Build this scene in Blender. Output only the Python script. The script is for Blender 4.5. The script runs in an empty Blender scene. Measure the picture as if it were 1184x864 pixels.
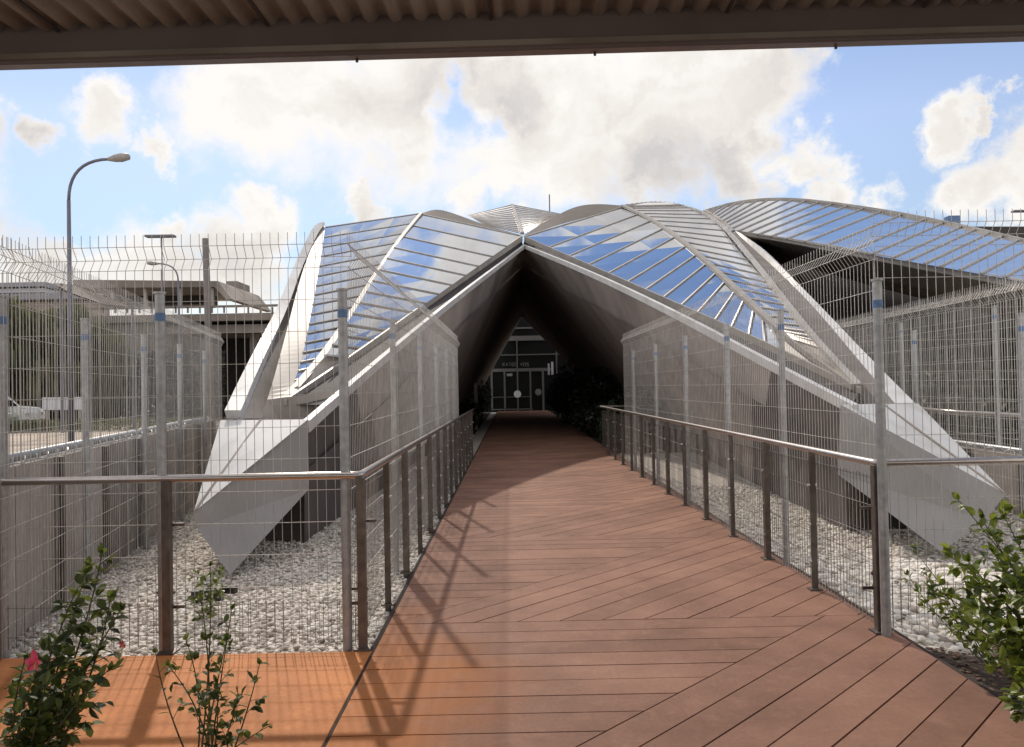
import bpy, math, random
import numpy as np
from mathutils import Vector, Matrix
random.seed(7); np.random.seed(7)
R = math.radians
DEBUG = False
scn = bpy.context.scene
col = scn.collection

# ------------------------------------------------------------------ camera
CAMZ = 1.6
F = 900.0; CX = 592.0; CY = 432.0
PITCH = math.atan2(15, F); YAW = math.atan2(-2, F); ROLL = 0.0192
fw = Vector((-math.sin(-YAW), math.cos(YAW) * math.cos(PITCH), math.sin(PITCH))).normalized()
fw = Vector((0.0022, math.cos(PITCH), math.sin(PITCH))).normalized()
r0 = fw.cross(Vector((0, 0, 1))).normalized()
u0 = r0.cross(fw).normalized()
rt = (r0 * math.cos(ROLL) - u0 * math.sin(ROLL)).normalized()
up = (u0 * math.cos(ROLL) + r0 * math.sin(ROLL)).normalized()
cam_d = bpy.data.cameras.new('camera')
cam_d.sensor_width = 36; cam_d.lens = F / 1184 * 36
cam_d.clip_start = 0.05; cam_d.clip_end = 3000
cam = bpy.data.objects.new('camera', cam_d); col.objects.link(cam)
cam.matrix_world = Matrix(((rt.x, up.x, -fw.x, 0), (rt.y, up.y, -fw.y, 0), (rt.z, up.z, -fw.z, CAMZ), (0, 0, 0, 1)))
scn.camera = cam
scn.view_settings.view_transform = 'Standard'
scn.view_settings.look = 'None'
scn.view_settings.exposure = 0
scn.render.engine = 'CYCLES'

def ray(px, py):
    d = fw * F + rt * (px - CX) - up * (py - CY)
    return d
def W(px, py, Y):
    d = ray(px, py); d = d * (Y / d.y)
    return Vector((d.x, d.y, d.z + CAMZ))
def G(px, py, z=0.0):
    d = ray(px, py); t = (z - CAMZ) / d.z
    return Vector((d.x * t, d.y * t, z))

# ------------------------------------------------------------------ mesh builder
class MB:
    def __init__(s): s.v = []; s.f = []; s.m = []
    def add(s, vs, fs, mi=0):
        o = len(s.v); s.v += [tuple(p) for p in vs]
        for f in fs: s.f.append(tuple(i + o for i in f)); s.m.append(mi)
        return s
    def poly(s, pts, mi=0):
        return s.add(pts, [tuple(range(len(pts)))], mi)
    def box(s, c, d, rz=0.0, mi=0):
        x, y, z = d[0] / 2, d[1] / 2, d[2] / 2
        ca, sa = math.cos(rz), math.sin(rz)
        vs = []
        for k in (-z, z):
            for (i, j) in ((-x, -y), (x, -y), (x, y), (-x, y)):
                vs.append((c[0] + i * ca - j * sa, c[1] + i * sa + j * ca, c[2] + k))
        return s.add(vs, [(3, 2, 1, 0), (4, 5, 6, 7), (0, 1, 5, 4), (1, 2, 6, 5), (2, 3, 7, 6), (3, 0, 4, 7)], mi)
    def bar(s, a, b, w, h, n=None, mi=0):
        a = Vector(a); b = Vector(b); d = (b - a)
        if d.length < 1e-6: return s
        d.normalize()
        n = Vector(n) if n is not None else Vector((0, 0, 1))
        if abs(d.dot(n.normalized())) > .97: n = Vector((0, 1, 0))
        sd = d.cross(n).normalized(); n = sd.cross(d).normalized()
        vs = []
        for p in (a, b):
            for (i, j) in ((-1, -1), (1, -1), (1, 1), (-1, 1)):
                vs.append(p + sd * (i * w / 2) + n * (j * h / 2))
        return s.add(vs, [(3, 2, 1, 0), (4, 5, 6, 7), (0, 1, 5, 4), (1, 2, 6, 5), (2, 3, 7, 6), (3, 0, 4, 7)], mi)
    def tube(s, pts, r, n=8, mi=0, cap=True):
        pts = [Vector(p) for p in pts]; k = len(pts)
        rs = r if isinstance(r, (list, tuple)) else [r] * k
        vs = []; ref = None
        for i in range(k):
            t = (pts[min(i + 1, k - 1)] - pts[max(i - 1, 0)])
            if t.length < 1e-9: t = Vector((0, 0, 1))
            t.normalize()
            if ref is None:
                ref = Vector((0, 0, 1)) if abs(t.z) < .9 else Vector((1, 0, 0))
            a = (ref - t * ref.dot(t))
            if a.length < 1e-5: a = t.orthogonal()
            a.normalize(); ref = a; b = t.cross(a)
            for j in range(n):
                an = 2 * math.pi * (j + .5) / n
                vs.append(pts[i] + (a * math.cos(an) + b * math.sin(an)) * rs[i])
        fs = []
        for i in range(k - 1):
            for j in range(n):
                j2 = (j + 1) % n
                fs.append((i * n + j, i * n + j2, (i + 1) * n + j2, (i + 1) * n + j))
        if cap:
            fs.append(tuple(range(n - 1, -1, -1))); fs.append(tuple((k - 1) * n + j for j in range(n)))
        return s.add(vs, fs, mi)
    def build(s, name, mats, parent=None, smooth=False, bevel=0, **props):
        me = bpy.data.meshes.new(name)
        v = s.v
        me.from_pydata(v, [], s.f)
        if not isinstance(mats, (list, tuple)): mats = [mats]
        for m in mats: me.materials.append(m)
        if len(mats) > 1: me.polygons.foreach_set('material_index', s.m)
        if smooth: me.polygons.foreach_set('use_smooth', [True] * len(s.f))
        me.update()
        o = bpy.data.objects.new(name, me); col.objects.link(o)
        if parent is not None: o.parent = parent; o.matrix_parent_inverse = inv(parent)
        if bevel:
            md = o.modifiers.new('bevel', 'BEVEL'); md.width = bevel; md.segments = 2; md.limit_method = 'ANGLE'
        for k_, v_ in props.items(): o[k_] = v_
        return o
def inv(o):   # parts are built in world coordinates
    return Matrix.Translation(-o.location) if o.type == 'EMPTY' else Matrix.Identity(4)
def thing(name, label, cat, loc=(0, 0, 0), group=None):
    o = bpy.data.objects.new(name, None); col.objects.link(o)
    o.location = loc; o.empty_display_size = .2
    o['label'] = label; o['category'] = cat
    if group: o['group'] = group
    return o
def tag(o, label, cat, group=None):
    o['label'] = label; o['category'] = cat
    if group: o['group'] = group
    return o

# ------------------------------------------------------------------ materials
def mat(name, base, rough=.6, metal=0., var=.15, scale=8., bump=0., bscale=60., spec=.5, stain=None, tint=None, detail=6, emis=None, trans=0.):
    m = bpy.data.materials.new(name); m.use_nodes = True
    nt = m.node_tree; N = nt.nodes; L = nt.links
    b = N['Principled BSDF']
    b.inputs['Roughness'].default_value = rough; b.inputs['Metallic'].default_value = metal
    b.inputs['Specular IOR Level'].default_value = spec
    if tint: b.inputs['Specular Tint'].default_value = (*tint, 1)
    tc = N.new('ShaderNodeNewGeometry')
    nz = N.new('ShaderNodeTexNoise'); nz.inputs['Scale'].default_value = scale; nz.inputs['Detail'].default_value = detail
    L.new(tc.outputs['Position'], nz.inputs['Vector'])
    cr = N.new('ShaderNodeValToRGB')
    lo = [max(0, c * (1 - var)) for c in base]; hi = [min(1, c * (1 + var)) for c in base]
    cr.color_ramp.elements[0].position = .3; cr.color_ramp.elements[1].position = .7
    cr.color_ramp.elements[0].color = (*lo, 1); cr.color_ramp.elements[1].color = (*hi, 1)
    L.new(nz.outputs['Fac'], cr.inputs['Fac'])
    out = cr.outputs['Color']
    if stain:
        n2 = N.new('ShaderNodeTexNoise'); n2.inputs['Scale'].default_value = stain[1]; n2.inputs['Detail'].default_value = 5
        mp = N.new('ShaderNodeMapping'); mp.inputs['Scale'].default_value = (1, 1, stain[2] if len(stain) > 2 else .25)
        L.new(tc.outputs['Position'], mp.inputs['Vector']); L.new(mp.outputs['Vector'], n2.inputs['Vector'])
        r2 = N.new('ShaderNodeMapRange'); r2.inputs['From Min'].default_value = .45; r2.inputs['From Max'].default_value = .7
        r2.inputs['To Max'].default_value = stain[3] if len(stain) > 3 else .6
        L.new(n2.outputs['Fac'], r2.inputs['Value'])
        mx = N.new('ShaderNodeMix'); mx.data_type = 'RGBA'
        L.new(r2.outputs['Result'], mx.inputs['Factor']); L.new(out, mx.inputs['A']); mx.inputs['B'].default_value = (*stain[0], 1)
        out = mx.outputs['Result']
    L.new(out, b.inputs['Base Color'])
    if bump:
        n3 = N.new('ShaderNodeTexNoise'); n3.inputs['Scale'].default_value = bscale; n3.inputs['Detail'].default_value = 4
        L.new(tc.outputs['Position'], n3.inputs['Vector'])
        bp = N.new('ShaderNodeBump'); bp.inputs['Strength'].default_value = bump; bp.inputs['Distance'].default_value = .02
        L.new(n3.outputs['Fac'], bp.inputs['Height']); L.new(bp.outputs['Normal'], b.inputs['Normal'])
    if emis: b.inputs['Emission Color'].default_value = (*emis[0], 1); b.inputs['Emission Strength'].default_value = emis[1]
    return m, b, out

M = {}
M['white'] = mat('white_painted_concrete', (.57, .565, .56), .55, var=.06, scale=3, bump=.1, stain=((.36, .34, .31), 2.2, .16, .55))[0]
M['face'] = mat('shaded_footing_face', (.30, .285, .275), .75, var=.08, scale=2.5, bump=.2, stain=((.22, .205, .19), .8, .3, .5))[0]  # footing faces greyed in colour for the shade on them
M['conc'] = mat('raw_concrete', (.38, .335, .30), .85, var=.15, scale=2, bump=.3, stain=((.14, .12, .105), 1.1, .2, .7))[0]
M['wall_in'] = mat('soffit_concrete', (.29, .25, .225), .8, var=.12, scale=1.2, bump=.15, stain=((.10, .085, .078), .5, .25, .7))[0]
M['conc_d'] = mat('shaded_concrete', (.10, .085, .078), .85, var=.15, scale=2)[0]  # soffit and wall concrete, darkened in colour for the shade near the feet
M['seam'] = mat('seam_flashing', (.30, .275, .25), .6, metal=.1, var=.15, scale=3)[0]
M['leg_shade'] = mat('shaded_leg_concrete', (.17, .15, .135), .8, var=.15, scale=2, bump=.2, stain=((.11, .095, .085), 1.5, .2, .7))[0]  # shade of the leg's inner side put into its colour
M['soffit_lit'] = mat('lit_soffit_concrete', (.40, .35, .315), .75, var=.12, scale=1.2, bump=.1, stain=((.14, .12, .11), .5, .25, .7))[0]  # lit copy of the soffit concrete, light put into its colour
M['cream'] = mat('cream_cladding', (.38, .345, .31), .6, var=.1, scale=4, stain=((.30, .25, .21), 1.0, .3, .5))[0]
M['eave'] = mat('eave_aluminium', (.40, .37, .335), .5, metal=.2, var=.12, scale=3, stain=((.25, .22, .2), 1.5, .6, .5))[0]
M['brown'] = mat('brown_roof_sheet', (.06, .045, .037), .8, var=.2, scale=2)[0]
M['dark'] = mat('recess_shade', (.055, .048, .045), .85, var=.2, scale=1)[0]  # near-black colour stands for the shade in recesses and gaps
M['mull'] = mat('mullion_bronze', (.36, .33, .30), .45, metal=.3, var=.15, scale=5)[0]
M['mull_l'] = mat('mullion_pale', (.42, .39, .36), .45, metal=.2, var=.15, scale=5)[0]
M['galv'] = mat('galvanised_steel', (.40, .41, .42), .45, metal=.55, var=.2, scale=25, stain=((.22, .22, .22), 6, .5, .5))[0]
M['wire'] = mat('galvanised_wire', (.50, .48, .455), .5, metal=.15, var=.25, scale=9)[0]
M['wire_d'] = mat('weathered_wire', (.15, .135, .125), .55, metal=.4, var=.3, scale=9)[0]
M['rail'] = mat('stainless_rail', (.50, .455, .425), .28, metal=.85, var=.1, scale=20, stain=((.28, .22, .19), 5, 1, .3))[0]
M['post'] = mat('weathered_steel_post', (.15, .13, .115), .45, metal=.6, var=.25, scale=18, stain=((.07, .05, .04), 6, .3, .7))[0]
M['bolt'] = mat('bright_bolt', (.7, .68, .66), .3, metal=.7, var=.05)[0]
M['blue'] = mat('blue_tape', (.10, .19, .36), .5, var=.2, scale=30)[0]
M['gravel_g'] = mat('gravel_ground', (.66, .60, .53), .95, var=.45, scale=45, bump=1., bscale=38, stain=((.2, .18, .16), 18, 1, .7))[0]
M['dirt'] = mat('sandy_yard', (.42, .35, .28), .95, var=.25, scale=.6, bump=.4, bscale=10)[0]
M['asph'] = mat('asphalt', (.085, .08, .078), .9, var=.2, scale=3, bump=.3)[0]
M['line'] = mat('road_paint', (.75, .74, .70), .7, var=.1, scale=5)[0]
M['soil'] = mat('mulch_soil', (.055, .035, .025), .95, var=.4, scale=30, bump=1, bscale=45)[0]
M['chip'] = mat('bark_chip', (.13, .075, .05), .9, var=.5, scale=40)[0]
M['bark'] = mat('bark', (.09, .07, .05), .9, var=.3, scale=12, bump=.5, bscale=40)[0]
M['stem'] = mat('green_stem', (.075, .075, .03), .7, var=.3, scale=20)[0]
M['doorframe'] = mat('door_frame_aluminium', (.14, .135, .13), .5, metal=.3, var=.1)[0]
M['darkglass'] = mat('dark_entrance_glass', (.008, .009, .009), .25, var=.2, scale=1, spec=.15)[0]
M['signw'] = mat('white_sign_face', (.62, .62, .66), .5, var=.05)[0]
M['carwhite'] = mat('white_car_paint', (.72, .71, .69), .25, var=.05, spec=.6)[0]
M['cargreen'] = mat('sage_car_paint', (.30, .34, .28), .3, var=.05, spec=.6)[0]
M['carglass'] = mat('car_window_glass', (.015, .017, .018), .08, var=.1, spec=.8)[0]
M['tyre'] = mat('tyre_rubber', (.02, .02, .02), .85, var=.2)[0]
M['bridge'] = mat('old_bridge_concrete', (.26, .225, .195), .85, var=.2, scale=.8, bump=.3, bscale=8, stain=((.12, .10, .085), .5, .2, .7))[0]
M['canopy'] = mat('canopy_sheet', (.27, .26, .24), .7, metal=.1, var=.2, scale=1.4, stain=((.12, .10, .08), 2.2, 1, .6))[0]
M['beam'] = mat('canopy_beam_paint', (.14, .12, .12), .55, var=.15, scale=1.5, stain=((.09, .07, .065), 1.2, 1, .6))[0]
M['pink'] = mat('pink_petal', (.75, .08, .16), .5, var=.25, scale=40)[0]
M['lampgrey'] = mat('lamp_post_steel', (.17, .17, .20), .5, metal=.4, var=.1)[0]

def leaf_mat(name, c1, c2, tr=.35, rough=.4):
    m = bpy.data.materials.new(name); m.use_nodes = True
    nt = m.node_tree; N = nt.nodes; L = nt.links
    N.clear()
    out = N.new('ShaderNodeOutputMaterial')
    g = N.new('ShaderNodeNewGeometry')
    cr = N.new('ShaderNodeValToRGB'); cr.color_ramp.elements[0].color = (*c1, 1); cr.color_ramp.elements[1].color = (*c2, 1)
    L.new(g.outputs['Random Per Island'], cr.inputs['Fac'])
    b = N.new('ShaderNodeBsdfPrincipled'); b.inputs['Roughness'].default_value = rough
    t = N.new('ShaderNodeBsdfTranslucent')
    hs = N.new('ShaderNodeHueSaturation'); hs.inputs['Hue'].default_value = .485; hs.inputs['Value'].default_value = 1.5
    L.new(cr.outputs['Color'], hs.inputs['Color']); L.new(hs.outputs['Color'], t.inputs['Color'])
    L.new(cr.outputs['Color'], b.inputs['Base Color'])
    mx = N.new('ShaderNodeMixShader'); mx.inputs['Fac'].default_value = tr
    L.new(b.outputs[0], mx.inputs[1]); L.new(t.outputs[0], mx.inputs[2]); L.new(mx.outputs[0], out.inputs[0])
    return m
M['leaf'] = leaf_mat('hibiscus_leaf', (.028, .05, .014), (.14, .18, .035), .4, .55)
M['leafb'] = leaf_mat('glossy_bush_leaf', (.04, .07, .014), (.22, .28, .04), .4)
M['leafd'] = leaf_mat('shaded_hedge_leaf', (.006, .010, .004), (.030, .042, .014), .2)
M['leaft'] = leaf_mat('olive_tree_leaf', (.045, .052, .018), (.15, .155, .07), .35, .6)
M['leafdark'] = leaf_mat('dark_wood_leaf', (.008, .009, .005), (.035, .032, .018), .15, .6)

# wood composite
def wood_mat(name, base, glow_patches):
    m = bpy.data.materials.new(name); m.use_nodes = True
    nt = m.node_tree; N = nt.nodes; L = nt.links; b = N['Principled BSDF']
    g = N.new('ShaderNodeNewGeometry')
    n1 = N.new('ShaderNodeTexNoise'); n1.inputs['Scale'].default_value = 1.3; n1.inputs['Detail'].default_value = 8; n1.inputs['Roughness'].default_value = .65
    n2 = N.new('ShaderNodeTexNoise'); n2.inputs['Scale'].default_value = 45; n2.inputs['Detail'].default_value = 4
    L.new(g.outputs['Position'], n1.inputs['Vector']); L.new(g.outputs['Position'], n2.inputs['Vector'])
    cr = N.new('ShaderNodeValToRGB')
    cr.color_ramp.elements[0].position = .32; cr.color_ramp.elements[1].position = .7
    cr.color_ramp.elements[0].color = (*[c * .72 for c in base], 1); cr.color_ramp.elements[1].color = (*[c * 1.22 for c in base], 1)
    L.new(n1.outputs['Fac'], cr.inputs['Fac'])
    # per board variation
    mr = N.new('ShaderNodeMapRange'); mr.inputs['To Min'].default_value = .86; mr.inputs['To Max'].default_value = 1.12
    L.new(g.outputs['Random Per Island'], mr.inputs['Value'])
    m2 = N.new('ShaderNodeMapRange'); m2.inputs['To Min'].default_value = .8; m2.inputs['To Max'].default_value = 1.2
    L.new(n2.outputs['Fac'], m2.inputs['Value'])
    mu = N.new('ShaderNodeMath'); mu.operation = 'MULTIPLY'; L.new(mr.outputs[0], mu.inputs[0]); L.new(m2.outputs[0], mu.inputs[1])
    vm = N.new('ShaderNodeVectorMath'); vm.operation = 'SCALE'; L.new(cr.outputs['Color'], vm.inputs[0]); L.new(mu.outputs[0], vm.inputs['Scale'])
    out = vm.outputs[0]
    for (cx, cy, sx, sy, c, amt) in glow_patches:
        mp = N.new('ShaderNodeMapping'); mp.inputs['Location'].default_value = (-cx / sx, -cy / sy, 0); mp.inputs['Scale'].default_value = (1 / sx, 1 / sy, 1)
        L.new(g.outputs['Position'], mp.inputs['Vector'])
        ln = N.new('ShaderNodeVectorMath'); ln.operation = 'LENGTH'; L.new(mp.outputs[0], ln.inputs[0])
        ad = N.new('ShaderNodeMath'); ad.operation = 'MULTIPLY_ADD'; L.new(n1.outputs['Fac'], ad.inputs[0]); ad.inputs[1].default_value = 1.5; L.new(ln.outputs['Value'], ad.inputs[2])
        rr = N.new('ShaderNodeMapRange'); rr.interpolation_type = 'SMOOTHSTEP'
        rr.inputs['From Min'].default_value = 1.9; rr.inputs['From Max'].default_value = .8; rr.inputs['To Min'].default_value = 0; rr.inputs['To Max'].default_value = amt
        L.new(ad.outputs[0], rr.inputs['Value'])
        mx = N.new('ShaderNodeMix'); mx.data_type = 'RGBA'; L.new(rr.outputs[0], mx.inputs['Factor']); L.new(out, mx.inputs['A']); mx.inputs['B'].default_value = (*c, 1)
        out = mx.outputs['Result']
    n4 = N.new('ShaderNodeTexNoise'); n4.inputs['Scale'].default_value = 7; n4.inputs['Detail'].default_value = 10; n4.inputs['Roughness'].default_value = .75
    L.new(g.outputs['Position'], n4.inputs['Vector'])
    r4 = N.new('ShaderNodeMapRange'); r4.inputs['From Min'].default_value = .52; r4.inputs['From Max'].default_value = .70; r4.inputs['To Max'].default_value = .38
    L.new(n4.outputs['Fac'], r4.inputs['Value'])
    m4 = N.new('ShaderNodeMix'); m4.data_type = 'RGBA'; L.new(r4.outputs[0], m4.inputs['Factor']); L.new(out, m4.inputs['A']); m4.inputs['B'].default_value = (base[0] * 1.5, base[1] * 1.6, base[2] * 1.6, 1)
    n5 = N.new('ShaderNodeTexNoise'); n5.inputs['Scale'].default_value = 2.2; n5.inputs['Detail'].default_value = 9; n5.inputs['Roughness'].default_value = .8
    L.new(g.outputs['Position'], n5.inputs['Vector'])
    r5 = N.new('ShaderNodeMapRange'); r5.inputs['From Min'].default_value = .56; r5.inputs['From Max'].default_value = .68; r5.inputs['To Max'].default_value = .4
    L.new(n5.outputs['Fac'], r5.inputs['Value'])
    m5 = N.new('ShaderNodeMix'); m5.data_type = 'RGBA'; L.new(r5.outputs[0], m5.inputs['Factor']); L.new(m4.outputs['Result'], m5.inputs['A']); m5.inputs['B'].default_value = (base[0] * .55, base[1] * .5, base[2] * .5, 1)
    out = m5.outputs['Result']
    L.new(out, b.inputs['Base Color'])
    b.inputs['Roughness'].default_value = .62
    b.inputs['Specular IOR Level'].default_value = .12
    b.inputs['Specular Tint'].default_value = (1, .62, .42, 1)
    wv = N.new('ShaderNodeTexNoise'); wv.inputs['Scale'].default_value = 130
    L.new(g.outputs['Position'], wv.inputs['Vector'])
    bp = N.new('ShaderNodeBump'); bp.inputs['Strength'].default_value = .25; bp.inputs['Distance'].default_value = .003
    L.new(wv.outputs['Fac'], bp.inputs['Height']); L.new(bp.outputs[0], b.inputs['Normal'])
    return m
M['deck'] = wood_mat('terracotta_composite_boards', (.262, .145, .104), [(-.8, 4.0, .85, 1.9, (.50, .18, .05), .8)])  # orange patch is reflected sunlight painted into the board colour
M['slab'] = wood_mat('orange_glow_paving', (.56, .215, .075), [])  # orange base colour also carries the warm glow of reflected sun
M['glass'] = None

def glass_mat():
    m = bpy.data.materials.new('reflective_roof_glass'); m.use_nodes = True
    nt = m.node_tree; N = nt.nodes; L = nt.links; b = N['Principled BSDF']
    b.inputs['Metallic'].default_value = 1; b.inputs['Roughness'].default_value = .04
    g = N.new('ShaderNodeNewGeometry')
    nz = N.new('ShaderNodeTexNoise'); nz.inputs['Scale'].default_value = .8; nz.inputs['Detail'].default_value = 5
    L.new(g.outputs['Position'], nz.inputs['Vector'])
    cr = N.new('ShaderNodeValToRGB'); cr.color_ramp.elements[0].color = (.46, .50, .56, 1); cr.color_ramp.elements[1].color = (.63, .66, .70, 1)
    L.new(nz.outputs['Fac'], cr.inputs[0])
    L.new(cr.outputs[0], b.inputs['Base Color'])
    return m
M['glass'] = glass_mat()
M['frost'] = mat('silver_fritted_glass', (.62, .62, .61), .38, metal=.75, var=.12, scale=1.5)[0]

# ------------------------------------------------------------------ world
SUN_AZ = -18.0   # degrees, left of +Y
SUN_EL = 40.0
sdir = Vector((math.sin(R(SUN_AZ)) * math.cos(R(SUN_EL)), math.cos(R(SUN_AZ)) * math.cos(R(SUN_EL)), math.sin(R(SUN_EL))))
w = bpy.data.worlds.new('World'); scn.world = w; w.use_nodes = True
nt = w.node_tree; N = nt.nodes; L = nt.links
bg = N['Background']; bg.inputs['Strength'].default_value = .14
sky = N.new('ShaderNodeTexSky'); sky.sky_type = 'NISHITA'; sky.sun_disc = False
sky.sun_elevation = R(SUN_EL); sky.sun_rotation = R(SUN_AZ)
sky.air_density = 1.2; sky.dust_density = .1; sky.ozone_density = 2.0; sky.altitude = 50
tc = N.new('ShaderNodeTexCoord')
nrm = N.new('ShaderNodeVectorMath'); nrm.operation = 'NORMALIZE'; L.new(tc.outputs['Generated'], nrm.inputs[0])
D = nrm.outputs[0]
nA = N.new('ShaderNodeTexNoise'); nA.inputs['Scale'].default_value = 7; nA.inputs['Detail'].default_value = 9; nA.inputs['Roughness'].default_value = .62
L.new(D, nA.inputs['Vector'])
sb = N.new('ShaderNodeVectorMath'); sb.operation = 'SUBTRACT'; L.new(nA.outputs['Color'], sb.inputs[0]); sb.inputs[1].default_value = (.5, .5, .5)
sc = N.new('ShaderNodeVectorMath'); sc.operation = 'SCALE'; L.new(sb.outputs[0], sc.inputs[0]); sc.inputs['Scale'].default_value = .24
wd = N.new('ShaderNodeVectorMath'); wd.operation = 'ADD'; L.new(D, wd.inputs[0]); L.new(sc.outputs[0], wd.inputs[1])
acc = None
blobs = [(290, 120, 80), (380, 120, 110), (480, 110, 110), (580, 130, 110), (680, 140, 110), (770, 130, 100), (850, 110, 70),
         (650, 200, 70), (760, 200, 60), (860, 180, 55), (945, 172, 38), (430, 232, 34), (190, 160, 28), (560, 225, 45),
         (10, 110, 36), (62, 148, 28), (128, 110, 44), (85, 268, 34), (200, 262, 34), (290, 262, 40), (60, 320, 75), (170, 320, 75), (280, 310, 70),
         (1112, 146, 36), (1150, 142, 20), (960, 228, 34), (1030, 236, 38), (1150, 230, 50), (1210, 215, 60), (900, 50, 45),
         (500, -30, 80), (575, -30, 85), (685, -25, 85), (770, -40, 80), (860, -30, 70), (645, -138, 78), (540, -190, 45), (-80, 160, 80), (-120, 320, 120), (1290, 260, 90), (1000, 20, 10), (330, 45, 90), (480, 30, 110), (640, 30, 110), (780, 20, 110)]  # blobs above the frame are unseen clouds, added for the roof reflections
for (px, py, rr) in blobs:
    d = ray(px, py).normalized(); rad = rr / F * d.dot(fw) * 1.15
    vm = N.new('ShaderNodeVectorMath'); vm.operation = 'DISTANCE'; L.new(wd.outputs[0], vm.inputs[0]); vm.inputs[1].default_value = d
    mr = N.new('ShaderNodeMapRange'); mr.inputs['From Min'].default_value = rad * 1.15; mr.inputs['From Max'].default_value = rad * .3
    L.new(vm.outputs['Value'], mr.inputs['Value'])
    if acc is None: acc = mr.outputs[0]
    else:
        mx = N.new('ShaderNodeMath'); mx.operation = 'MAXIMUM'; L.new(acc, mx.inputs[0]); L.new(mr.outputs[0], mx.inputs[1]); acc = mx.outputs[0]
# generic clouds away from the forward view
nB = N.new('ShaderNodeTexNoise'); nB.inputs['Scale'].default_value = 2.3; nB.inputs['Detail'].default_value = 8; nB.inputs['Roughness'].default_value = .55
L.new(D, nB.inputs['Vector'])
gm = N.new('ShaderNodeMapRange'); gm.inputs['From Min'].default_value = .46; gm.inputs['From Max'].default_value = .54; L.new(nB.outputs['Fac'], gm.inputs['Value'])
fd = N.new('ShaderNodeVectorMath'); fd.operation = 'DOT_PRODUCT'; L.new(D, fd.inputs[0]); fd.inputs[1].default_value = fw
fm = N.new('ShaderNodeMapRange'); fm.inputs['From Min'].default_value = .74; fm.inputs['From Max'].default_value = .66; L.new(fd.outputs['Value'], fm.inputs['Value'])
gg = N.new('ShaderNodeMath'); gg.operation = 'MULTIPLY'; L.new(gm.outputs[0], gg.inputs[0]); L.new(fm.outputs[0], gg.inputs[1])
mx = N.new('ShaderNodeMath'); mx.operation = 'MAXIMUM'; L.new(acc, mx.inputs[0]); L.new(gg.outputs[0], mx.inputs[1]); mask = mx.outputs[0]
# holes of blue
d = ray(521, 137).normalized()
vm = N.new('ShaderNodeVectorMath'); vm.operation = 'DISTANCE'; L.new(wd.outputs[0], vm.inputs[0]); vm.inputs[1].default_value = d
mr = N.new('ShaderNodeMapRange'); mr.inputs['From Min'].default_value = .012; mr.inputs['From Max'].default_value = .060; L.new(vm.outputs['Value'], mr.inputs['Value'])
mu = N.new('ShaderNodeMath'); mu.operation = 'MULTIPLY'; L.new(mask, mu.inputs[0]); L.new(mr.outputs[0], mu.inputs[1]); mask = mu.outputs[0]
hz_ = Vector((math.sin(R(-6)) * math.cos(R(29)), math.cos(R(-6)) * math.cos(R(29)), math.sin(R(29))))  # unseen gap in the clouds, added to turn the roof glass blue
vm = N.new('ShaderNodeVectorMath'); vm.operation = 'DISTANCE'; L.new(wd.outputs[0], vm.inputs[0]); vm.inputs[1].default_value = hz_
mr = N.new('ShaderNodeMapRange'); mr.inputs['From Min'].default_value = .022; mr.inputs['From Max'].default_value = .052; L.new(vm.outputs['Value'], mr.inputs['Value'])
mu = N.new('ShaderNodeMath'); mu.operation = 'MULTIPLY'; L.new(mask, mu.inputs[0]); L.new(mr.outputs[0], mu.inputs[1]); mask = mu.outputs[0]
ms = N.new('ShaderNodeMapRange'); ms.interpolation_type = 'SMOOTHSTEP'; ms.inputs['From Min'].default_value = .04; ms.inputs['From Max'].default_value = .75; L.new(mask, ms.inputs['Value'])
# cloud shade
nC = N.new('ShaderNodeTexNoise'); nC.inputs['Scale'].default_value = 4.2; nC.inputs['Detail'].default_value = 5; nC.inputs['Roughness'].default_value = .5
mpc = N.new('ShaderNodeMapping'); mpc.inputs['Scale'].default_value = (1, 1, 1.6); mpc.inputs['Location'].default_value = (.35, .2, .1)
L.new(wd.outputs[0], mpc.inputs['Vector']); L.new(mpc.outputs[0], nC.inputs['Vector'])
cc = N.new('ShaderNodeValToRGB')
e = cc.color_ramp.elements; e[0].position = .36; e[1].position = .66
e[0].color = (4.7, 4.5, 4.45, 1); e[1].color = (7.2, 6.98, 6.7, 1)
k = e.new(.5); k.color = (6.05, 5.72, 5.4, 1)
inv_ = N.new('ShaderNodeMath'); inv_.operation = 'SUBTRACT'; inv_.inputs[0].default_value = 1; L.new(mask, inv_.inputs[1])
eg = N.new('ShaderNodeMath'); eg.operation = 'MULTIPLY_ADD'; L.new(inv_.outputs[0], eg.inputs[0]); eg.inputs[1].default_value = .26; L.new(nC.outputs['Fac'], eg.inputs[2])
L.new(eg.outputs[0], cc.inputs[0])
# sky brightened toward the horizon haze
mix = N.new('ShaderNodeMix'); mix.data_type = 'RGBA'; L.new(ms.outputs[0], mix.inputs['Factor'])
skc = N.new('ShaderNodeMix'); skc.data_type = 'RGBA'; skc.blend_type = 'MULTIPLY'; skc.inputs['Factor'].default_value = 1
L.new(sky.outputs[0], skc.inputs['A']); pass
sx_ = N.new('ShaderNodeSeparateXYZ'); L.new(D, sx_.inputs[0])
sg = N.new('ShaderNodeValToRGB'); sg.color_ramp.elements[0].position = .30; sg.color_ramp.elements[0].color = (1.2, 1.0, .98, 1)
sg.color_ramp.elements[1].position = .58; sg.color_ramp.elements[1].color = (.78, .82, .90, 1)
q_ = sg.color_ramp.elements.new(.02); q_.color = (.70, .70, .74, 1); q_ = sg.color_ramp.elements.new(.17); q_.color = (.84, .78, .82, 1)
L.new(sx_.outputs['Z'], sg.inputs[0]); L.new(sg.outputs[0], skc.inputs['B'])
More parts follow.
